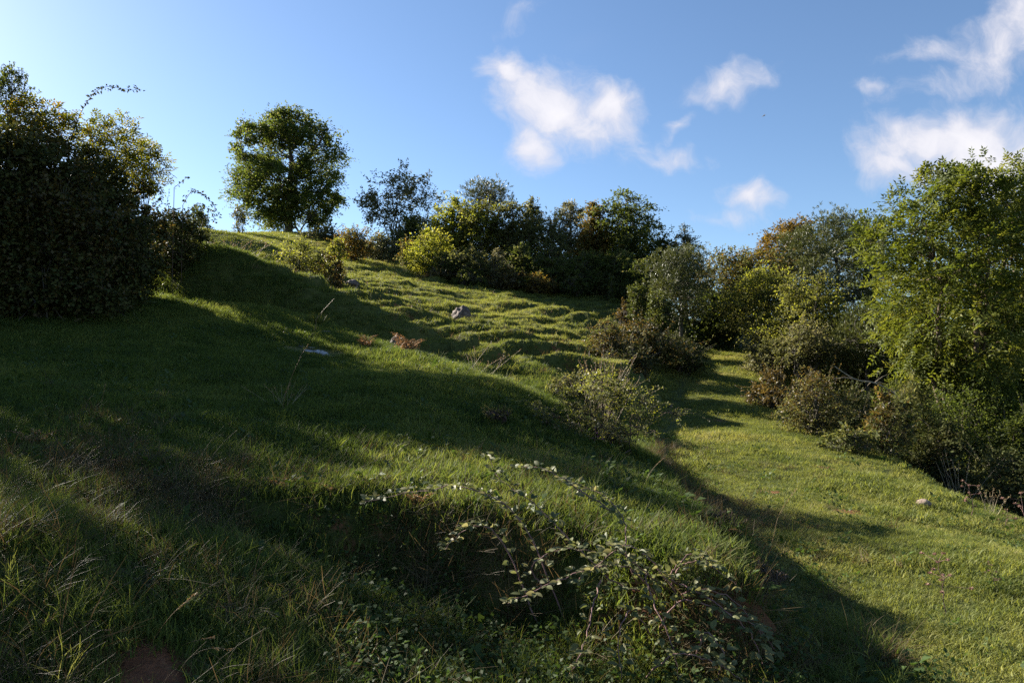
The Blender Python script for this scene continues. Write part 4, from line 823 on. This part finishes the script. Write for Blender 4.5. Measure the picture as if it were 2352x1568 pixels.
def bramble():
    rng = np.random.RandomState(5)
    canes = [  # photo pixels (2352 wide) with depth in metres, from root to tip
        [(1500, 1420, 4.0), (1420, 1340, 3.95), (1330, 1260, 4.0), (1230, 1160, 4.15), (1150, 1100, 4.3), (1120, 1045, 4.4)],
        [(1480, 1420, 4.0), (1440, 1280, 4.05), (1435, 1200, 4.15), (1390, 1140, 4.3), (1300, 1100, 4.45)],
        [(1300, 1330, 4.1), (1200, 1200, 4.2), (1080, 1120, 4.3), (950, 1130, 4.35), (840, 1150, 4.4)],
        [(1250, 1330, 4.1), (1150, 1240, 4.1), (1080, 1210, 4.1), (1020, 1260, 4.15)],
        [(1520, 1400, 3.9), (1440, 1300, 3.8), (1340, 1310, 3.75), (1240, 1350, 3.7), (1170, 1382, 3.7)],
        [(1540, 1440, 3.9), (1480, 1310, 3.8), (1420, 1260, 3.75), (1390, 1245, 3.7)],
        [(1560, 1450, 3.9), (1540, 1320, 3.8), (1590, 1270, 3.75), (1640, 1300, 3.7)],
        [(1500, 1500, 3.8), (1560, 1380, 3.7), (1660, 1400, 3.65), (1740, 1440, 3.6), (1780, 1490, 3.6)],
        [(1480, 1320, 3.8), (1500, 1380, 3.65), (1540, 1470, 3.5), (1560, 1568, 3.4)],
        [(1560, 1340, 3.8), (1640, 1380, 3.65), (1720, 1450, 3.55), (1750, 1520, 3.5)],
        [(1380, 1330, 3.8), (1360, 1400, 3.6), (1340, 1490, 3.45), (1300, 1560, 3.4)],
        [(1250, 1350, 3.9), (1220, 1300, 3.85), (1290, 1260, 3.85), (1380, 1270, 3.8)],
        [(1480, 1560, 3.5), (1550, 1500, 3.4), (1640, 1520, 3.35), (1700, 1560, 3.3)],
        [(1560, 1420, 3.85), (1500, 1290, 3.8), (1440, 1250, 3.8), (1380, 1290, 3.75), (1330, 1330, 3.7)],
        [(1540, 1400, 3.9), (1560, 1300, 3.85), (1620, 1290, 3.8), (1690, 1340, 3.75)],
        [(1560, 1430, 3.85), (1610, 1350, 3.75), (1690, 1380, 3.7), (1760, 1470, 3.6)],
        [(1500, 1480, 3.8), (1450, 1400, 3.65), (1420, 1470, 3.5), (1430, 1560, 3.4)],
        [(1600, 1500, 3.6), (1620, 1450, 3.5), (1660, 1500, 3.4), (1640, 1580, 3.35)],
        [(1420, 1180, 4.2), (1340, 1130, 4.3), (1260, 1080, 4.4), (1180, 1070, 4.5)]]
    root = bpy.data.objects.new('bramble', None); COL.objects.link(root)
    b = px_path([(1480, 1420, 4.05)])[0]; root.location = (b[0], b[1], H(b[0], b[1]))
    tag(root, 'arching bramble with pale grey green leaves hanging over the earth bank in front', 'bramble')
    off = np.array(root.location); lm = [blade_mesh('leaf', .047 + .005 * k, .031 + .003 * k, 'fore', (k + .5) / 5, .3, .18) for k in range(5)]
    spots_ = []
    for ci, c in enumerate(canes):
        P = px_path(c); gz = terrain(P[:, 0], P[:, 1]); P[:, 2] = np.maximum(P[:, 2], gz + .03)
        if ci in (0, 1, 2, 3): P[0, 2] = gz[0] - .03
        S = smooth_path(P, 26); S += rng.normal(size=S.shape) * .004
        obj('stem', tube_mesh('stem', [(S - off, np.linspace(.0052, .0018, len(S)))], 5), M['cane'], root)
        ln = np.linalg.norm(np.diff(S, axis=0), axis=1).sum(); nn = max(6, int(ln / .036))
        for k in range(nn):
            t_ = .12 + .88 * k / (nn - 1); i = int(t_ * (len(S) - 1.01)); p = S[i] + (S[i + 1] - S[i]) * (t_ * (len(S) - 1.01) - i)
            d = unit(S[min(i + 1, len(S) - 1)] - S[i - 1])
            a = rng.rand() * 6.283; side = unit(np.cross(d, np.array([math.cos(a) * .4, math.sin(a) * .4, 1.]))) * (1 if k % 2 else -1)
            pe = unit(side + d * .5 + np.array([0, 0, .35])) * (.018 + .022 * rng.rand())
            spots_ += [(p + pe, unit(pe) + s_ * np.cross(unit(pe), [0, 0, 1.])) for s_ in (0, 1.3, -1.3)]
    rng.shuffle(spots_); front = sorted(range(len(spots_)), key=lambda i_: spots_[i_][0][1])
    def basis(dr):
        y_ = unit(np.asarray(dr, float) + rng.normal(size=3) * .25); zz = unit(np.array([0, 0, 1.]) + rng.normal(size=3) * .45 + np.array([-.15, -.3, 0]))
        x_ = unit(np.cross(y_, zz)); zz = np.cross(x_, y_); return x_, y_, zz
    single = set(front[::max(1, len(front) // 290)][:290]); rest = []
    for i_, (p, dr) in enumerate(spots_):
        x_, y_, zz = basis(dr); sc = .45 + .5 * rng.rand()
        if i_ in single:
            o = bpy.data.objects.new('leaf', lm[rng.randint(5)]); COL.objects.link(o); o.parent = root
            m_ = Matrix(((x_[0], y_[0], zz[0], 0), (x_[1], y_[1], zz[1], 0), (x_[2], y_[2], zz[2], 0), (0, 0, 0, 1))); m_ = m_ @ Matrix.Scale(sc, 4); m_.translation = Vector(p - off)
            o.matrix_basis = m_
        else: rest.append((p - off, x_, y_, zz, sc))
    base = np.array([v_.co[:] for v_ in lm[2].vertices]); q0 = np.array([list(p_.vertices) for p_ in lm[2].polygons])
    V = np.concatenate([p + sc * (base @ np.stack([x_, y_, zz])) for p, x_, y_, zz, sc in rest]); Q = np.concatenate([q0 + len(base) * k for k in range(len(rest))])
    o = obj('foliage', mesh_quads('foliage', V, Q, np.repeat(rng.rand(len(rest)), len(q0))), M['fore'], root); o['kind'] = 'stuff'
bramble()
plant('blackthorn_scrub', 'low sunlit scrubby stems on the bank lip beside the track', 'bush', 706, 512, None, 5.2, 74, 'olive', 'small', 'dome', 200, cov=1.6, stems=22, leaf=.016, trunk_r=.004, bark='twig', mat2='poplar', mix2=.3)
plant('blackthorn_scrub', 'dry scrubby stems on the nose of the bank above the track', 'bush', 752, 560, None, 4.5, 60, 'brambledry', 'small', 'dome', 201, cov=1.2, stems=20, leaf=.016, trunk_r=.004, bark='twig')
plant('wild_rose', 'thin leggy wild rose sprig standing on the lit lawn', 'bush', 498, 408, 450, 8.2, 26, 'olive', 'small', 'vase', 202, cov=.8, stems=5, leaf=.026, trunk_r=.005, bark='twig')

# ------------------------------------------------------------------ dry stalks, bracken, thistles and other single plants
def stalk(label, pts, r=.0022, head=True, group=None):
    P = smooth_path(px_path(pts), 16); b = P[0].copy(); P[0, 2] = min(P[0, 2], H(P[0, 0], P[0, 1]) - .01)
    root = bpy.data.objects.new('grass_stalk', None); COL.objects.link(root); root.location = b; tag(root, label, 'grass', group)
    obj('stem', tube_mesh('stem', [(P - b, np.linspace(r, r * .45, 16))], 4), M['straw_obj'], root)
    if head:
        rng = np.random.RandomState(int(abs(b[0]) * 1000)); n = 46; t_ = .74 + .26 * rng.rand(n); idx = t_ * 14.99; i = idx.astype(int)
        Pp = P[i] + (P[np.minimum(i + 1, 15)] - P[i]) * (idx - i)[:, None] - b; d = unit(P[-1] - P[-3])
        V, Q = leaf_quads(Pp, d + rng.normal(size=(n, 3)) * .35, rand_dir(rng, n), .013, .004, rng)
        obj('seed_head', mesh_quads('seed_head', V, Q, rng.rand(n)), M['straw_obj'], root)
ST = 'dry grass stalks in the foreground'
stalk('tall pale grass stalk arching over the bare red soil', [(310, 1560, 2.9), (345, 1480, 2.85), (395, 1410, 2.8), (450, 1362, 2.8)], group=ST)
stalk('long bent straw stalk reaching right beside the red soil', [(340, 1580, 2.8), (400, 1535, 2.8), (470, 1490, 2.8), (530, 1490, 2.8)], group=ST)
stalk('short pale straw stalk above the red soil', [(380, 1500, 2.95), (430, 1475, 2.9), (490, 1462, 2.9)], group=ST, r=.0017)
stalk('curved straw stalk in the bottom left corner', [(10, 1560, 2.6), (60, 1500, 2.6), (20, 1470, 2.6), (0, 1465, 2.6)], group=ST)
stalk('leaning straw stalk near the bottom left corner', [(20, 1500, 2.7), (60, 1450, 2.7), (120, 1420, 2.7)], group=ST, r=.0017)
stalk('bare crooked pale twig on the left mound', [(190, 1530, 2.75), (205, 1480, 2.75), (185, 1450, 2.75), (255, 1445, 2.75)], r=.003, head=False, group=ST)
stalk('tall straw stalk on the shaded lawn below the puddle', [(645, 960, 7.4), (660, 890, 7.4), (690, 820, 7.4), (708, 790, 7.4)], group=ST, r=.004)
stalk('thin straw stalk on the shaded lawn left of centre', [(228, 985, 6.8), (233, 930, 6.8), (242, 880, 6.8)], group=ST, r=.003)
stalk('curved bare stalk over the shaded edge of the track', [(1465, 1150, 6.2), (1480, 1110, 6.2), (1500, 1075, 6.2), (1525, 1050, 6.2)], group=ST, r=.003)
stalk('pale upright straw stalk on the spur face', [(725, 735, 14.5), (740, 715, 14.5), (768, 685, 14.5)], group=ST, r=.009)
stalk('pair of thin stalks at the shaded edge of the track', [(1760, 1290, 5.2), (1775, 1240, 5.2), (1790, 1180, 5.2), (1830, 1120, 5.2)], group=ST, r=.0022)
def stalk_clump(name, label, cat, u, vb, vt, Y, w, n, mat, seed, r=.004, lean=.2, heads=True):
    rng = np.random.RandomState(seed); x_ = at(u, 341, Y)[0]; zb = H(x_, Y); h = at(u, vt, Y)[2] - zb
    root = bpy.data.objects.new(name, None); COL.objects.link(root); root.location = (x_, Y, zb); tag(root, label, cat)
    W = w / F * Y; paths, hp = [], []
    for i in range(n):
        b = np.array([rng.normal() * W * .16, rng.normal() * W * .16, -.05]); e = b + np.array([rng.normal() * W * .4 + lean * W * .2, rng.normal() * W * .3, h * (.55 + .5 * rng.rand())])
        p = curve_pts(b, e, 0, 7); p[:, :2] += (np.linspace(0, 1, 7)[:, None] ** 2.5) * rng.normal(size=(1, 2)) * W * .12
        paths.append((p, np.linspace(r, r * .4, 7))); hp += [p[-1] * (1 - t_) + p[-2] * t_ for t_ in np.linspace(0, 1.2, 8)]
    obj('stem', tube_mesh('stem', paths, 4), M[mat], root)
    if heads:
        hp = np.array(hp); V, Q = leaf_quads(hp + rng.normal(size=hp.shape) * r * 1.5, rand_dir(rng, len(hp)) + np.array([0, 0, 1.]), rand_dir(rng, len(hp)), r * 7, r * 2.2, rng)
        obj('seed_head', mesh_quads('seed_head', V, Q, rng.rand(len(hp))), M['straw_obj'], root)
stalk_clump('dry_grass_tuft', 'tall pale dry grass stems rising out of the round hawthorn bush', 'grass', 600, 410, 345, 9.6, 52, 46, 'pale_twig', 501)
stalk_clump('dry_grass_tuft', 'thin dry stems on the lawn edge right of the bracken', 'grass', 478, 372, 340, 12.3, 60, 14, 'pale_twig', 502)
stalk_clump('dry_grass_tuft', 'dry stems on the shaded lawn left of centre', 'grass', 285, 425, 375, 7.6, 46, 12, 'pale_twig', 503, .0022)
stalk_clump('dry_grass_tuft', 'dry stems on the slope at the right edge', 'grass', 985, 520, 482, 9.2, 24, 10, 'pale_twig', 504, .003)
stalk_clump('dry_grass_tuft', 'brown dry stems at the foot of the skyline bank', 'grass', 225, 262, 238, 22.5, 60, 30, 'pale_twig', 505, .008)
stalk_clump('dry_grass_tuft', 'tall stems below the gorse on the right slope', 'grass', 955, 470, 446, 13, 24, 12, 'pale_twig', 506, .004)
# rush tussock
def tussock(label, u, Y, h, w, n, seed, mat='gorse'):
    rng = np.random.RandomState(seed); x_ = at(u, 341, Y)[0]
    root = bpy.data.objects.new('rush_tussock', None); COL.objects.link(root); root.location = (x_, Y, H(x_, Y)); tag(root, label, 'rush')
    P = np.stack([rng.normal(size=n) * w * .15, rng.normal(size=n) * w * .15, np.full(n, -.03)], -1); A = np.stack([P[:, 0] * 3 / w + rng.normal(size=n) * .25, P[:, 1] * 3 / w + rng.normal(size=n) * .25, np.ones(n) * 1.2], -1)
    V, Q = leaf_quads(P, A, rand_dir(rng, n), h * (.6 + .5 * rng.rand(n)), .022, rng, .0, .12)
    obj('blades', mesh_quads('blades', V, Q, rng.rand(n)), M[mat], root)
tussock('spiky green rush tussock on the crest of the spur', 261, 21.3, .75, 1.0, 420, 510)
tussock('small yellow green grass tuft on the spur face', 316, 15.6, .35, .3, 90, 511)
def fern(name, label, u, Y, h, nf, mat, seed, cat='fern', spread=1.0):
    rng = np.random.RandomState(seed); x_ = at(u, 341, Y)[0]; root = bpy.data.objects.new(name, None); COL.objects.link(root); root.location = (x_, Y, H(x_, Y)); tag(root, label, cat)
    paths = []
    for f in range(nf):
        a = rng.rand() * 6.283; d = np.array([math.cos(a), math.sin(a), 0]); L_ = h * (.7 + .5 * rng.rand()); t_ = np.linspace(0, 1, 12)[:, None]
        p = d * L_ * .75 * spread * t_ ** 1.4 + np.array([0, 0, 1.]) * L_ * (1.1 * t_ - .45 * t_ ** 2.4) - np.array([0, 0, .02])
        paths.append((p, np.linspace(h * .009, h * .003, 12)))
        s_ = np.array([-d[1], d[0], 0]); PP, AA, LL = [], [], []
        for i in range(3, 12):
            q = L_ * .42 * (1 - (i - 3) / 9.5)
            for sg in (-1, 1):
                ax = unit(s_ * sg + d * .5)
                for k in range(5):
                    PP.append(p[i] + ax * q * k / 5); AA.append(ax * .6 + d * rng.normal() * .8 + np.array([0, 0, rng.normal() * .5])); LL.append(q * .34 * (1.1 - k / 6))
        V, Q = leaf_quads(np.array(PP), np.array(AA), np.array([[0, 0, 1.]]) + rng.normal(size=(len(PP), 3)) * .5, np.array(LL), np.array(LL) * .5, rng)
        obj('frond', mesh_quads('frond', V, Q, rng.rand(len(PP))), M[mat], root)
    obj('stem', tube_mesh('stem', paths, 4), M['twig'], root)
fern('bracken', 'withered orange bracken on the edge of the lawn', 409, 13.4, .62, 9, 'bracken', 520)
fern('bracken', 'smaller brown bracken left of the orange one', 366, 13.6, .42, 6, 'bracken', 521)
fern('fern', 'green fern fronds on the near left mound', 150, 3.25, .17, 7, 'dock', 522, spread=1.2)
fern('fern', 'small green fern beside the hollow', 172, 3.35, .13, 5, 'dock', 523, spread=1.3)
fern('bracken', 'brown fern at the foot of the bank left of the track', 862, 4.2, .12, 4, 'bracken', 524)
def dead_flower(label, u, Y, h, n, seed, lean=0.2, mat='thistle', name='dead_thistle'):
    rng = np.random.RandomState(seed); x_ = at(u, 341, Y)[0]; root = bpy.data.objects.new(name, None); COL.objects.link(root); root.location = (x_, Y, H(x_, Y)); tag(root, label, 'thistle')
    main = curve_pts((0, 0, -.02), (lean * h, 0, h), 0, 8, h * .02, rng); paths = [(main, np.linspace(h * .012, h * .005, 8))]; heads = [main[-1]]
    for i in range(n):
        a = main[rng.randint(3, 8)]; e = a + np.array([rng.normal() * h * .18, rng.normal() * h * .15, h * .16 * rng.rand()]); paths.append((curve_pts(a, e, .02 * h, 4), np.linspace(h * .005, h * .003, 4))); heads.append(e)
    obj('stem', tube_mesh('stem', paths, 4), M['cane'], root)
    for hd in heads:
        k = 26; D = rand_dir(rng, k); D[:, 2] = np.abs(D[:, 2]) * .8
        V, Q = leaf_quads(np.repeat(hd[None], k, 0), D, rand_dir(rng, k), h * .055, h * .018, rng); obj('flower_head', mesh_quads('flower_head', V, Q, rng.rand(k)), M[mat], root)
dead_flower('dead pink brown thistle stalk on the shaded part of the track', 940, 4.7, .36, 12, 530, -.15)
dead_flower('withered seed heads on the right lip above the pale stone', 968, 8.8, .42, 10, 531, -.1)
dead_flower('pale withered seed heads at the right edge of the frame', 1020, 8.2, .5, 8, 532, -.1)
dead_flower('low brown seed heads on the track at the right edge', 990, 5.2, .2, 8, 533, -.3)
dead_flower('small brown seed heads on the lip right of the pale stone', 1000, 8.4, .26, 6, 534, .1)
def broadleaf(label, u, Y, n, L_, seed):
    rng = np.random.RandomState(seed); x_ = at(u, 341, Y)[0]; root = bpy.data.objects.new('dock_plant', None); COL.objects.link(root); root.location = (x_, Y, H(x_, Y)); tag(root, label, 'plant')
    me = blade_mesh('leaf', L_, L_ * .5, 'dock', .6, .25, .35, 6)
    for i in range(n):
        o = bpy.data.objects.new('leaf', me); COL.objects.link(o); o.parent = root; o.rotation_euler = (.5 + .5 * rng.rand(), 0, rng.rand() * 6.283); o.scale = [.6 + .5 * rng.rand()] * 3
broadleaf('broad leafed dock in the shaded hollow under the bramble', 578, 3.75, 4, .16, 540)
broadleaf('small dock at the foot of the bank left of centre', 405, 4.45, 4, .11, 541)
broadleaf('dock rosette in the hollow left of the bramble', 222, 4.2, 5, .10, 542)
broadleaf('dock rosette in the long grass at the bottom', 300, 3.2, 5, .09, 543)
# a dead branch at the foot of the right hand trees
def dead_branch():
    b = np.array(at(868, 386, 18.6)); rng = np.random.RandomState(8); root = bpy.data.objects.new('dead_branch', None); COL.objects.link(root); root.location = b; tag(root, 'pale dead branch lying in the shade under the right trees', 'branch')
    paths = []
    for (a, c, r) in [((1560, 0), (0, 0), 0)][:0]: pass
    main = np.array([(-.9, 0, .55), (-.4, -.1, .2), (.1, -.15, .1), (.55, -.2, -.15), (.8, -.25, -.45)]); paths.append((smooth_path(main, 14), np.linspace(.012, .03, 14)))
    for i in range(6):
        a = main[rng.randint(1, 4)]; e = a + np.array([rng.normal() * .4, rng.normal() * .2, rng.normal() * .3]); paths.append((curve_pts(a, e, .05, 5), np.linspace(.012, .004, 5)))
    obj('limb', tube_mesh('limb', paths, 5), M['pale_twig'], root)
dead_branch()
# bird
def bird():
    p = at(764, 115.5, 60); root = bpy.data.objects.new('bird', None); COL.objects.link(root); root.location = p; root.rotation_euler = (0, math.radians(-38), .5); tag(root, 'small dark bird gliding high in the blue sky', 'bird')
    m, N, L = new_mat('dark_plumage'); out = N.new('ShaderNodeOutputMaterial'); q = N.new('ShaderNodeBsdfPrincipled'); q.inputs['Base Color'].default_value = (.03, .028, .025, 1); q.inputs['Roughness'].default_value = .8; L.new(q.outputs[0], out.inputs[0])
    body = np.array([(0, -.14, 0), (0, -.08, 0), (0, 0, 0), (0, .09, .01), (0, .13, .01), (0, .16, 0)]); obj('body', tube_mesh('body', [(body, np.array([.008, .03, .04, .03, .022, .004]))], 8), m, root)
    for sg in (-1, 1):
        V = np.array([(0, .06, .01), (0, -.04, .01), (sg * .16, -.03, .05), (sg * .16, .08, .05), (sg * .36, -.06, .03), (sg * .34, -.01, .03)]); obj('wing', mesh_quads('wing', V, np.array([(0, 1, 2, 3), (3, 2, 4, 5)])), m, root)
    obj('tail', mesh_quads('tail', np.array([(-.02, -.12, 0), (.02, -.12, 0), (.05, -.24, 0), (-.05, -.24, 0)]), np.array([(0, 1, 2, 3)])), m, root)
bird()
# long arching shoots that stand clear of the thickets
def shoot(name, label, pts, leaf, mat, seed, cat='bramble', r=.006, step=.09, group=None):
    rng = np.random.RandomState(seed); P = smooth_path(px_path(pts), 30); b = P[0].copy(); root = bpy.data.objects.new(name, None); COL.objects.link(root)
    gz = H(b[0], b[1]); root.location = (b[0], b[1], gz); o_ = np.array(root.location); tag(root, label, cat, group)
    P = np.concatenate([[o_ - np.array([0, 0, .05])], P]) if P[0, 2] > gz else P
    obj('stem', tube_mesh('stem', [(P - o_, np.linspace(r * 1.4, r * .4, len(P)))], 5), M['twig'], root)
    S = P[1:]; ln = np.linalg.norm(np.diff(S, axis=0), axis=1).sum(); n = int(ln / step) * 3; t_ = np.repeat(np.linspace(.1, 1, n // 3), 3)[:n]; n = len(t_); idx = t_ * (len(S) - 1.01); i = idx.astype(int)
    Pp = S[i] + (S[np.minimum(i + 1, len(S) - 1)] - S[i]) * (idx - i)[:, None]
    V, Q = leaf_quads(Pp - o_ + rng.normal(size=(n, 3)) * leaf * .3, rand_dir(rng, n) + np.array([0, 0, -.3]), rand_dir(rng, n) + np.array([0, 0, .6]), leaf * (.6 + .6 * rng.rand(n)), leaf * .55, rng)
    obj('foliage', mesh_quads('foliage', V, Q, rng.rand(n)), M[mat], root)
SH = 'arching shoots above the left thicket'
shoot('bramble_shoot', 'long bramble shoot arching right above the left thicket against the sky', [(160, 330, 14.6), (185, 260, 14.6), (215, 215, 14.6), (245, 199, 14.6), (285, 204, 14.6), (325, 206, 14.6)], .085, 'bramble', 601, group=SH)
shoot('bramble_shoot', 'bramble spray drooping from the right end of the left thicket', [(420, 470, 17.6), (440, 440, 17.6), (465, 445, 17.6), (490, 470, 17.6), (505, 498, 17.6)], .1, 'bramble', 602, group=SH)
shoot('bramble_shoot', 'lower bramble spray at the right tip of the left thicket', [(425, 500, 17.8), (450, 468, 17.8), (478, 478, 17.8), (495, 510, 17.8)], .1, 'bramble', 603, group=SH)
shoot('hawthorn_shoot', 'leafy shoot standing up at the far left edge', [(20, 290, 14), (15, 220, 14), (30, 190, 14), (48, 172, 14)], .08, 'dark', 604, 'hawthorn', step=.05, group=SH)
shoot('hawthorn_shoot', 'tallest leafy shoot at the far left edge', [(-5, 300, 14), (0, 220, 14), (8, 180, 14), (14, 152, 14)], .08, 'dark', 605, 'hawthorn', step=.05, group=SH)
shoot('bramble_shoot', 'short shoot on the sloping edge of the left thicket', [(400, 430, 17.2), (420, 415, 17.2), (430, 405, 17.2)], .09, 'bramble', 606, group=SH)
shoot('bramble_shoot', 'pale bramble shoot arching out of the middle thicket', [(1455, 830, 19.5), (1450, 770, 19.5), (1475, 755, 19.5), (1487, 790, 19.5), (1490, 815, 19.5)], .07, 'pale', 607)
dead_flower('small purple thistle in flower below the round hawthorn bush', 594, 8.3, .22, 4, 535, .05, 'purple', 'thistle')
for k_, (u_, Y_, h_, lb_) in enumerate([(38, 5.3, .2, 'rusty dead fern at the left edge of the lawn'), (130, 5.1, .16, 'rusty dead fern on the bank lip left of the hollow'), (285, 4.95, .2, 'rusty dead fern on the bank lip above the hollow'), (335, 4.85, .16, 'small rusty fern right of the one above the hollow'), (245, 4.6, .14, 'withered brown fern on the bank face left of the bramble'), (735, 5.0, .2, 'withered brown fern on the nose of the bank'), (420, 4.75, .16, 'withered brown fern on the bank left of the bramble canes')]):
    fern('dead_fern', lb_, u_, Y_, h_, 6, 'bracken', 550 + k_, spread=1.2)
